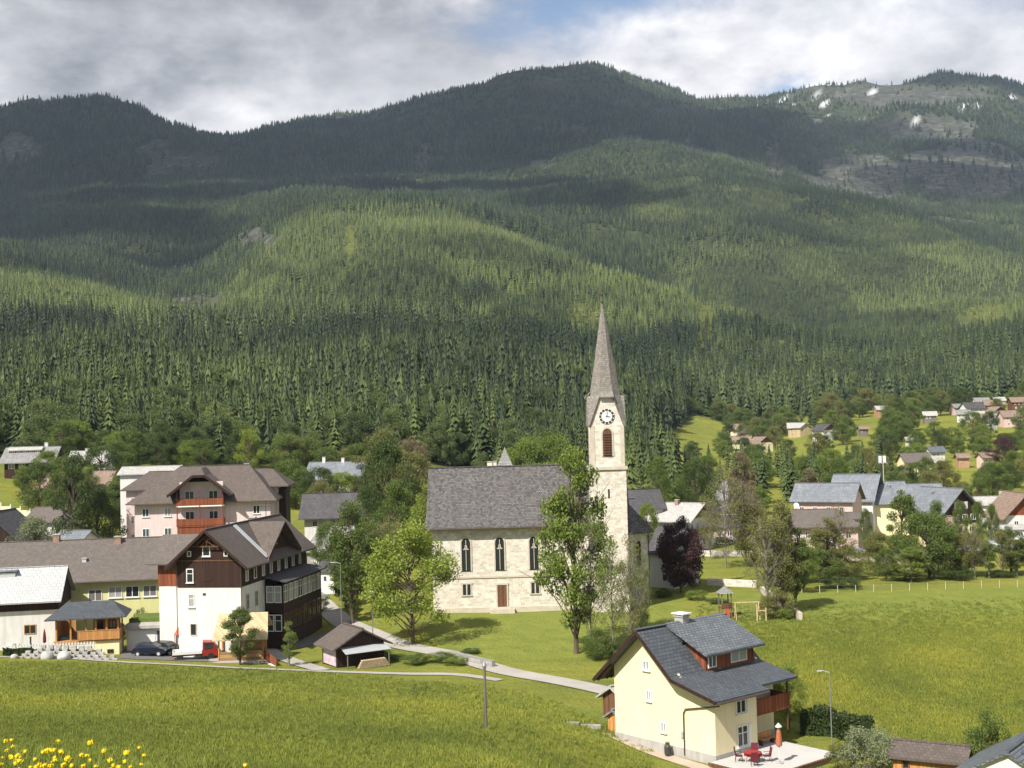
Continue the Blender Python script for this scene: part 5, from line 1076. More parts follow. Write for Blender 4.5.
# ================================================================== yard: garage, cars, kiosk, shed
ga = at(126, 150); gr = thing('garage', 'low concrete garage with grassed roof in the parking yard', 'garage', (ga.x, ga.y, -1.4), R(4))
MB().box(0,5.8,.0,6.5,-1,2.9).build('wall', 'plaster_white', gr); MB().box(-.3,6.3,-.6,6.9,2.9,3.25).build('roof', 'concrete', gr); MB().box(-.2,5.9,2.2,6.8,3.25,3.7).build('grass_roof', 'lawn_plain', gr)
MB().box(3.6,5.5,-.06,-.005,0,2.5).build('door', 'metal_dark', gr); MB().box(.2,3.4,-.05,-.004,.2,2.6).build('garage_door', 'paint_white', gr)
def car(name, label, p, rz, paint, L=4.0, van=False):
    c = thing(name, label, 'car', p, rz); w = .84
    prof = [(-L/2,.35),(-L/2+.05,.78),(-L/2+.25,.95),(-L/2+.45,1.38),(-L/2+.9,1.47),(.35,1.44),(1.05,1.02),(L/2-.25,.86),(L/2,.66),(L/2,.35)]
    mb = MB(); n = len(prof); vs = []
    for sgn in (-1, 1):
        for x, z in prof: vs.append((x, sgn*(w-(.16 if z > 1.1 else 0)), z))
    mb.add(vs, [tuple(range(n))[::-1], tuple(range(n, 2*n))]+[(i, (i+1) % n, n+(i+1) % n, n+i) for i in range(n)]); mb.build('body', paint, c)
    for sgn in (-1, 1):
        MB().extr([V3((-L/2+.55,sgn*(w-.07),1.0)), V3((.85,sgn*(w-.07),1.0)), V3((.30,sgn*(w-.155),1.37)), V3((-L/2+.75,sgn*(w-.155),1.37))], (0,sgn*.02,0)).build('side_window', 'glass_dark', c)
        for x in (-L/2+.75, L/2-.8):
            wv = MB().lathe([(.31,-.1),(.33,-.05),(.33,.05),(.31,.1)], 16).bend(Matrix.Translation((x,sgn*(w-.06),.33)) @ Matrix.Rotation(R(90),4,'X')).build('wheel', 'rubber', c)
            MB().lathe([(.18,-.11),(.18,.11)], 12).bend(Matrix.Translation((x,sgn*(w-.05),.33)) @ Matrix.Rotation(R(90),4,'X')).build('rim', 'metal_light', wv)
        MB().box(L/2-.12,L/2+.01,sgn*.62-.14,sgn*.62+.14,.62,.76).build('headlight', 'glass_sheer', c); MB().box(-L/2+.0,-L/2+.12,sgn*.68-.1,sgn*.68+.1,.75,.92).build('tail_light', 'signal_red', c)
    MB().extr([V3((.40,-.66,1.41)), V3((.40,.66,1.41)), V3((1.02,.72,1.05)), V3((1.02,-.72,1.05))], (.03,0,.02)).build('windscreen', 'glass_dark', c)
    MB().extr([V3((-L/2+.45,-.62,1.35)), V3((-L/2+.45,.62,1.35)), V3((-L/2+.27,.7,.98)), V3((-L/2+.27,-.7,.98))], (-.03,0,.01)).build('rear_window', 'glass_dark', c)
    return c
q = G(151, 656); car('parked_car', 'dark blue hatchback parked side on in the yard', (q.x, q.y, hz(q.x,q.y)+.05), R(-4), 'paint_navy', 4.0)
q = at(165, 147); car('parked_car', 'black car parked behind the dark blue hatchback', (q.x, q.y, q.z+.05), R(-25), 'paint_black', 4.2)
q = at(195, 143.5); tk = thing('flatbed_truck', 'small red cabbed truck with white flatbed beside the white wall', 'truck', (q.x, q.y-1, q.z+.05), R(14))
MB().box(-2.3,.9,-.95,.95,.75,.85).box(-2.3,-2.22,-.95,.95,.85,1.1).box(-2.22,.9,-.95,-.88,.85,1.1).box(-2.22,.9,.88,.95,.85,1.1).box(.82,.9,-.88,.88,.85,1.7).build('flatbed', 'paint_white', tk)
MB().extr([V3((1.0,-.9,.45)), V3((2.6,-.9,.45)), V3((2.6,-.9,1.15)), V3((2.15,-.9,1.95)), V3((1.0,-.9,2.0))], (0,1.8,0)).build('cab', 'paint_red', tk)
MB().extr([V3((2.62,-.78,1.2)), V3((2.62,.78,1.2)), V3((2.22,.72,1.88)), V3((2.22,-.72,1.88))], (.02,0,.01)).build('windscreen', 'glass_dark', tk); MB().box(1.2,2.1,-.93,-.905,1.25,1.85).build('side_window', 'glass_dark', tk); MB().box(-2.3,2.5,-.5,.5,.5,.74).box(-2.35,-2.28,-.9,.9,.5,.7).build('chassis', 'paint_red', tk)
for x in (-1.5, 1.9):
    for sgn in (-1, 1): MB().lathe([(.36,-.12),(.38,0),(.36,.12)], 14).bend(Matrix.Translation((x,sgn*.8,.38)) @ Matrix.Rotation(R(90),4,'X')).build('wheel', 'rubber', tk)
def stand(px, D, lb, mat, w=2.2):
    q = at(px, D); s_ = thing('market_stand', lb, 'stand', q, R(8))
    for x in (-w/2+.1, w/2-.1):
        for y in (-.6,.6): MB().tube([(x,y,0),(x,y,2.6)], .04, 5).build('post', 'wood_brown', s_)
    MB().add([V3((-w/2,-.9,2.4)), V3((w/2,-.9,2.4)), V3((w/2,.9,2.4)), V3((-w/2,.9,2.4)), V3((-w/4,0,3.2)), V3((w/4,0,3.2))], [(0,1,5,4),(1,2,5),(2,3,4,5),(3,0,4),(3,2,1,0)]).build('canopy', mat, s_); MB().box(-w/2+.2,w/2-.2,-.55,.55,.7,.8).build('counter', 'wood_brown', s_)
stand(181, 147.0, 'small stand with red canopy in front of the white wall', 'cloth_coral', 1.6); stand(197, 147.2, 'small stand with orange yellow canopy behind the truck', 'cloth_orange', 2.0)
q = at(217, 140.5); ks = thing('wooden_kiosk', 'open wooden kiosk with pale plank roof on posts by the path', 'kiosk', (q.x, q.y, q.z), R(4))
mb = MB()
for x in (.0,2.6,4.9):
    for y in (0,2.6): mb.box(x,x+.16,y,y+.16,-.5,2.7 if y else 2.5)
mb.build('post_frame', 'wood_orange', ks); MB().box(.16,4.9,.04,.12,.1,1.0).box(2.7,4.9,2.5,2.6,.1,2.4).box(.2,.26,.2,2.6,.1,1.0).build('panelling', 'wood_level', ks)
MB().extr([V3((-.5,-.6,2.45)), V3((5.6,-.6,2.45)), V3((5.3,2.4,5.0)), V3((-.2,2.4,5.0))], (0,0,-.12)).extr([V3((-.5,4.2,3.3)), V3((5.6,4.2,3.3)), V3((5.3,2.4,5.0)), V3((-.2,2.4,5.0))], (0,0,-.12)).build('roof', 'wood_pale', ks)
MB().box(-1.2,5.6,-1.1,3.2,-.8,.06).build('floor_slab', 'gravel', ks)
rp = thing('ramp_railing', 'dark red panelled railing of a pale concrete ramp beside the kiosk', 'railing', at(263, 141), R(-62))
MB().extr([V3((0,0,.2)), V3((4.5,0,-.2)), V3((4.5,0,.9)), V3((0,0,1.4))], (0,.07,0)).build('panel', 'wood_red', rp); MB().box(0,4.7,-.3,-.02,-.8,.15).build('ramp_edge', 'plaster_white', rp)
sa = at(336, 135.5); sh = thing('timber_shed', 'small open timber shed with brown roof and lean-to awning by the path', 'shed', (sa.x, sa.y, sa.z), R(32))
MB().box(0,5.6,.02,4.0,-.5,2.3).extr([V3((0,0.02,2.3)), V3((5.6,.02,2.3)), V3((2.8,.02,3.75))], (0,.15,0)).build('wall', 'wood_dark', sh); MB().box(-.06,-.005,.3,3.6,.1,2.2).build('painted_door', 'mural', sh)
mb = MB(); roof_mb(mb, 0, 5.6, 0, 4.0, 2.3, 1.5, 'y', .75, .7); mb.build('roof', 'roof_brown', sh)
MB().extr([V3((.4,-.02,2.1)), V3((5.4,-.02,2.1)), V3((5.6,-1.8,1.7)), V3((.2,-1.8,1.7))], (0,0,-.07)).build('awning', 'metal_light', sh)
for x in (.4, 5.3): MB().box(x,x+.1,-1.75,-1.65,-.5,1.66).build('post', 'wood_grey', sh)
q0 = Matrix.Translation(sh.location) @ Matrix.Rotation(R(32), 4, 'Z')
fw_ = MB()
for r_ in range(4):
    for i in range(14-r_): fw_.tube([V3((1.6+i*.26+r_*.13, -2.3, .12+r_*.22)), V3((1.6+i*.26+r_*.13, -1.9, .12+r_*.22))], .125, 7)
o_ = fw_.build('firewood_stack', 'log_ends', None, sh.location, R(32)); tag(o_, 'stacked cut firewood in front of the open shed awning', 'firewood')
# ---- post and lamps
q = G(486, 729); pl = thing('utility_pole', 'lone weathered timber pole standing in the near meadow', 'pole', q); MB().tube([(0,0,-.5),(0,0,topz(486,662,q.y)-q.z-.4)], [.12,.09], 8).build('pole', 'wood_grey', pl); MB().lathe([(.1,-.5),(.16,-.25),(.06,0)], 8, (0,0,topz(486,662,q.y)-q.z)).build('pole_cap', 'metal_grey', pl)
def lamp(px, D, ztop, lb, arm=-1.6):
    q = at(px, D); l = thing('street_lamp', lb, 'street lamp', q); h_ = ztop-q.z
    MB().tube([(0,0,-.3),(0,0,h_)], [.055,.035], 8).build('pole', 'metal_grey', l); MB().tube([(0,0,h_-.05),(arm*.5,0,h_+.12),(arm,0,h_+.1)], .03, 6).build('arm', 'metal_light', l); MB().box(min(arm,arm*.6),max(arm,arm*.6),-.07,.07,h_+.06,h_+.13).build('lamp_head', 'metal_light', l)
lamp(827, 100, topz(824,672,100), 'slim street lamp above the hedge in the flower meadow', -1.0)
lamp(341, 150, topz(341,563,150), 'street lamp arching over the side street beside the leafy maple', -1.2); 
q = at(372, 150); gl = thing('globe_lamp', 'old lamp with a round pale globe beside the leafy maple', 'street lamp', q); MB().tube([(0,0,-.2),(0,0,5.6)], .06, 7).build('pole', 'metal_grey', gl); MB().lathe([(.05,5.6),(.25,5.7),(.36,5.95),(.3,6.2),(.05,6.35)], 12).build('globe', 'paint_white', gl)
# hedge + hut + gable house + tractor at bottom right
hg = at(802, 101)
q = at(888, 86); ht_ = house('wooden_hut', 'yellow wood hut with low brown roof at the bottom right', 'hut', 887, 88, -28, 4.6, 3.8, 1.9, .55, 'x', .35, .4, wall='wood_orange', roof='roof_brown', z=-1.15, wins=[('f',.9,1.4,.5,.5,dict(frame='wood_brown'))])
lh = house('low_house', 'white gable with solar panelled grey roof at the bottom right corner', 'house', 934, 80, -38, 8.4, 9, 1.6, 2.35, 'y', .3, .25, wall='plaster_white', roof='roof_slate_light', z=-.4)
# placed panels on the slope facing the viewer's right
mb = MB()
for i in range(3):
    for j in range(2):
        a0_, a1_ = 1.0+i*2.3, 3.0+i*2.3; u0, u1 = 4.7+j*1.75, 6.3+j*1.75; zf = lambda u: 1.6+.18+2.35*(1-abs(u-4.2)/4.2)+.06
        mb.extr([V3((u0,a0_,zf(u0))), V3((u1,a0_,zf(u1))), V3((u1,a1_,zf(u1))), V3((u0,a1_,zf(u0)))], (0,0,.06))
mb.build('solar_panels', 'glass_blue', [k for k in lh.children if k.name.startswith('roof')][0])
q = at(969, 89); tc_ = thing('garden_tractor', 'small bright red tractor behind the white gable', 'tractor', (q.x, q.y, q.z), R(-20))
MB().box(-.2,1.2,-.4,.4,.7,1.3).box(-1.0,-.2,-.55,.55,.6,1.0).build('body', 'paint_red', tc_); MB().box(-.95,.0,-.5,.5,2.1,2.2).build('cab_roof', 'paint_red', tc_)
MB().box(-.9,-.82,-.48,-.4,1.0,2.1).box(-.9,-.82,.4,.48,1.0,2.1).box(-.1,-.02,-.48,-.4,1.2,2.1).box(-.1,-.02,.4,.48,1.2,2.1).build('cab_frame', 'metal_dark', tc_)
for x, r_ in ((-.6,.65),(.9,.38)):
    for sgn in (-1,1): MB().lathe([(r_*.9,-.15),(r_,0),(r_*.9,.15)], 16).bend(Matrix.Translation((x,sgn*.65,r_)) @ Matrix.Rotation(R(90),4,'X')).build('wheel', 'rubber', tc_)
# playground
q = at(725, 158); pt = thing('play_tower', 'wooden play tower with pointed roof on the churchyard lawn', 'play tower', q, R(10))
for x in (-.6,.6):
    for y in (-.6,.6): MB().box(x-.06,x+.06,y-.06,y+.06,-.3,3.0).build('post', 'wood_grey', pt)
MB().box(-.7,.7,-.7,.7,1.1,1.2).box(-.7,.7,-.72,-.66,1.2,1.8).build('platform', 'wood_brown', pt); MB().add([V3((-.9,-.9,3.0)), V3((.9,-.9,3.0)), V3((.9,.9,3.0)), V3((-.9,.9,3.0)), V3((0,0,3.9))], [(0,1,4),(1,2,4),(2,3,4),(3,0,4),(3,2,1,0)]).build('roof', 'roof_grey', pt); MB().box(-.35,.35,-.74,-.7,.0,1.1).build('red_panel', 'cloth_coral', pt)
q = at(735, 156); sw = thing('swing_frame', 'plain timber swing frame right of the play tower', 'swing', q, R(0))
for x in (0, 2.9):
    MB().tube([(x,-.7,0),(x,0,2.1)], .06, 6).tube([(x,.7,0),(x,0,2.1)], .06, 6).build('legs', 'wood_pale', sw)
MB().tube([(-.2,0,2.12),(3.1,0,2.12)], .07, 6).build('crossbar', 'wood_pale', sw)
for x in (.9, 1.9): MB().tube([(x-.2,0,2.1),(x-.2,0,.5)], .015, 4).tube([(x+.2,0,2.1),(x+.2,0,.5)], .015, 4).box(x-.24,x+.24,-.1,.1,.45,.5).build('swing_seat', 'metal_dark', sw)
q = at(756, 155); gp = thing('goal_posts', 'pair of short timber posts with a bar at the end of the swing', 'posts', q); MB().box(0,.14,0,.14,-.2,2.1).build('post', 'wood_pale', gp); MB().box(1.1,1.24,0,.14,-.2,1.6).build('post', 'wood_pale', gp); MB().box(.14,1.1,.03,.1,1.2,1.32).build('bar', 'wood_pale', gp)
# walls and fences
def draped(name, pts, w, h, mat, label, cat, dig=.5, step=1.0, kind=None):
    mb = MB()
    for a, b_ in zip(pts[:-1], pts[1:]):
        L = (b_-a).length; n = max(1, int(L/step))
        for i in range(n):
            p0 = a.lerp(b_, i/n); p1 = a.lerp(b_, (i+1)/n); d = (p1-p0); d.z = 0; d.normalize(); nn = V3((-d.y, d.x, 0))*w/2
            z0 = hz(p0.x, p0.y); z1 = hz(p1.x, p1.y)
            q = [V3((p0.x,p0.y,z0-dig))-nn, V3((p1.x,p1.y,z1-dig))-nn, V3((p1.x,p1.y,z1+h))-nn, V3((p0.x,p0.y,z0+h))-nn]; mb.extr(q, nn*2)
    o = mb.build(name, mat); return tag(o, label, cat, kind=kind)
draped('stone_wall', [at(708,183), at(757,181)], .5, 1.0, 'stone_cream', 'pale low stone wall closing the churchyard lawn', 'wall')
draped('stone_wall', [at(762,176), at(800,155)], .5, .9, 'trim_stone', 'pale garden wall running down beside the leafy riverside trees', 'wall')
draped('street_wall', [at(672,222), at(765,220)], .4, 1.0, 'stone_cream', 'long pale street wall behind the copper beech', 'wall')
draped('street_wall', [at(948,222), at(1040,222)], .4, 1.1, 'plaster_white', 'pale street wall below the white garage at the right', 'wall')
draped('street_wall', [at(842,213), at(902,206)], .4, .7, 'trim_stone', 'low tan wall below the plain pink block', 'wall')
draped('stone_wall', [at(448,140), at(492,134)], .5, .7, 'stone_rough', 'rough grey stone wall by the path under the leafy maple', 'wall')
fn = thing('pasture_fence', 'line of slim pale posts and wires along the far edge of the flower meadow', 'fence', at(780,176))
o0 = fn.location; ps = [at(784+i*18, 175.5) for i in range(16)]
for p in ps: MB().box(p.x-o0.x-.035, p.x-o0.x+.035, p.y-o0.y-.035, p.y-o0.y+.035, p.z-o0.z-.3, p.z-o0.z+1.05).build('post', 'trim_stone', fn)
w_ = MB()
for a, b_ in zip(ps[:-1], ps[1:]):
    for z_ in (.5, 1.0): w_.tube([a-o0+V3((0,0,z_)), b_-o0+V3((0,0,z_))], .008, 4)
w_.build('wires', 'metal_grey', fn)
for px, D, rz_, pn, lb in ((698,240,5,'paint_silver','silver car parked left in the row before the hall'), (712,241,8,'paint_white','white car parked in the row before the hall'), (726,241,-4,'paint_navy','dark car parked in the row before the hall'), (742,242,3,'paint_silver','grey car parked at the right of the row before the hall'), (789,221,6,'paint_white','white car under the pink wing'), (855,221,0,'paint_silver','pale car beside the plain pink block'), (999,223,0,'paint_silver','car parked by the white garage')):
    q = at(px, D); car('parked_car', lb, (q.x, q.y, q.z+.03), R(rz_), pn, 4.1)
q = G(316, 559); q = at(317, 185); car('parked_car', 'white car on the side street behind the timber house', (q.x, q.y, q.z+.05), R(60), 'paint_white', 4.1)
# ================================================================== broadleaf trees
leafmat('leaf_lime', (.17,.23,.035), (.33,.39,.065)); leafmat('leaf_green', (.075,.12,.026), (.175,.225,.050)); leafmat('leaf_deep', (.048,.080,.022), (.115,.155,.038))
leafmat('leaf_olive', (.14,.155,.042), (.25,.245,.080)); leafmat('leaf_silver', (.16,.19,.10), (.30,.33,.18)); leafmat('leaf_copper', (.040,.018,.022), (.115,.055,.055), .2); leafmat('leaf_buff', (.17,.14,.075), (.27,.23,.12))
leafmat('leaf_hedge', (.022,.038,.012), (.06,.085,.02), .2); leafmat('leaf_bright', (.12,.18,.032), (.24,.30,.055))
def broad_proto(seed, kind):
    r = np.random.RandomState(seed); q = random.Random(seed)
    P_ = dict(round=(.56,.43,.41,48,330,.0100,.125,.24), dense=(.54,.45,.46,56,330,.0105,.130,.14), tall=(.56,.43,.24,50,250,.0092,.082,.24), bare=(.60,.40,.26,54,105,.0068,.085,.30), bush=(.48,.50,.52,44,240,.0150,.17,.05), slim=(.58,.42,.15,32,150,.0095,.075,.22), full=(.52,.47,.42,70,420,.0125,.14,.12))[kind]
    cz_, rz_, rr, nc, nl, ls, cr, th = P_
    wood = MB(); trunk_top = V3((q.uniform(-.02,.02), q.uniform(-.02,.02), th+.25))
    tr_ = .016 if kind != 'bare' else .010
    if kind == 'bush': tr_ = .012
    wood.tube([V3((0,0,-.03)), V3((0,0,.05)), V3((0,0,th)).lerp(trunk_top,.2), trunk_top, V3((trunk_top.x*1.5, trunk_top.y*1.5, .86))], [tr_*1.35, tr_, tr_*.8, tr_*.55, .002], 7)
    cs = []
    for k in range(nc):
        while True:
            v = V3((q.uniform(-1,1), q.uniform(-1,1), q.uniform(-1,1)))
            if .42 < v.length < 1: break
        v = v.normalized()*(v.length**.45)
        zf = v.z; wid = 1.0 if zf < .2 else 1-.35*zf
        c = V3((v.x*rr*wid*q.uniform(.7,1.12), v.y*rr*wid*q.uniform(.7,1.12), cz_+zf*rz_*q.uniform(.82,1.0)))
        c.z = max(c.z, .12 if kind != 'bush' else .1); cs.append(c)
    for c in cs:
        zb = max(.06, min(th+.35, c.z-.10-q.random()*.18)); b0 = V3((trunk_top.x*zb, trunk_top.y*zb, zb)); mid = b0.lerp(c, .5)+V3((q.uniform(-.03,.03), q.uniform(-.03,.03), q.uniform(-.03,.02)))
        wood.tube([b0, mid, c], [tr_*.42, tr_*.26, .0015], 5, cap=False)
        if kind in ('bare', 'tall'):
            for _ in range(3):
                e = c+V3((q.gauss(0,.06), q.gauss(0,.06), q.gauss(.02,.05))); wood.tube([mid.lerp(c, q.random()), e], [tr_*.14, .0012], 3, cap=False)
    C_ = np.array([tuple(c) for c in cs]); sc_ = r.uniform(.65, 1.25, nc)
    idx = np.repeat(np.arange(nc), nl); n = len(idx); d = r.normal(size=(n,3)); d /= np.linalg.norm(d, axis=1)[:,None]
    rad = (r.rand(n)**.4)[:,None]*cr*sc_[idx][:,None]; d[:,2] *= .72
    c = C_[idx]+d*rad
    u = r.normal(size=(n,3)); u /= np.linalg.norm(u, axis=1)[:,None]; v = np.cross(u, r.normal(size=(n,3))); v /= np.linalg.norm(v, axis=1)[:,None]
    s_ = (ls*r.uniform(.6, 1.35, n))[:,None]
    vs = np.stack([c-u*s_, c-v*s_*.62, c+u*s_, c+v*s_*.62], 1).reshape(-1,3)
    vs[:,2] = np.maximum(vs[:,2], .005)
    return vs, np.arange(n*4).reshape(-1,4), wood
BP = {}
for kd, n in (('round',3),('dense',2),('tall',3),('bare',3),('bush',2),('slim',2),('full',1)):
    BP[kd] = [broad_proto(100+7*k+len(kd)*13, kd) for k in range(n)]
_mc = {}
def crown_mesh(kd, k, mat):
    if (kd, k, mat) not in _mc: _mc[kd,k,mat] = npmesh('crown', BP[kd][k][0], BP[kd][k][1], [mat], 4)
    return _mc[kd,k,mat]
def wood_mesh(kd, k, mat='bark'):
    if ('w', kd, k, mat) not in _mc: _mc['w',kd,k,mat] = BP[kd][k][2].mesh('trunk', mat)
    return _mc['w',kd,k,mat]
prb = []
for k in range(3):
    i = np.where(mask & fb & (fy > 420))[0][60+k*41]; mask[i] = False
    o = thing('broadleaf_tree', 'pale broadleaf tree among the spruces on the slope', 'tree', (fx[i], fy[i], fz[i]-.1), 0, 'broadleaf trees among the spruces')
    c = bpy.data.objects.new('crown', crown_mesh('round' if k else 'dense', k, 'forest_conifer')); col.objects.link(c); c.parent = o; c.scale = (fh[i]*1.0, fh[i]*1.0, fh[i]); prb.append(c)
    t = bpy.data.objects.new('trunk', TR); col.objects.link(t); t.parent = o; t.scale = (fh[i],)*3
b_ = mask & fb
gn_forest('broadleaf_wood', fx[b_], fy[b_], fz[b_]-.5, fh[b_], fh[b_]*.95, ft[b_]*.9, prb, 'lighter broadleaf trees mixed through the spruce forest')
WR = dict(round=.46, dense=.52, tall=.31, bare=.31, bush=.62, slim=.21, full=.50)
def tree(kd, px, D, ytop, wpx, mat, label, group=None, cat='tree', bark='bark', name=None, sink=0.0, k=None):
    p = at(px, D); h_ = topz(px, ytop, D)-p.z; w_ = wpx*D/F/2/WR[kd]
    k = rng.randrange(len(BP[kd])) if k is None else k
    o = thing(name or ('bush' if kd == 'bush' else 'broadleaf_tree'), label, cat, (p.x, p.y, p.z-sink), rng.random()*6.28, group)
    c = bpy.data.objects.new('crown', crown_mesh(kd, k, mat)); col.objects.link(c); c.parent = o; c.scale = (w_, w_, h_)
    t = bpy.data.objects.new('trunk', wood_mesh(kd, k, bark)); col.objects.link(t); t.parent = o; t.scale = (w_, w_, h_)
    return o
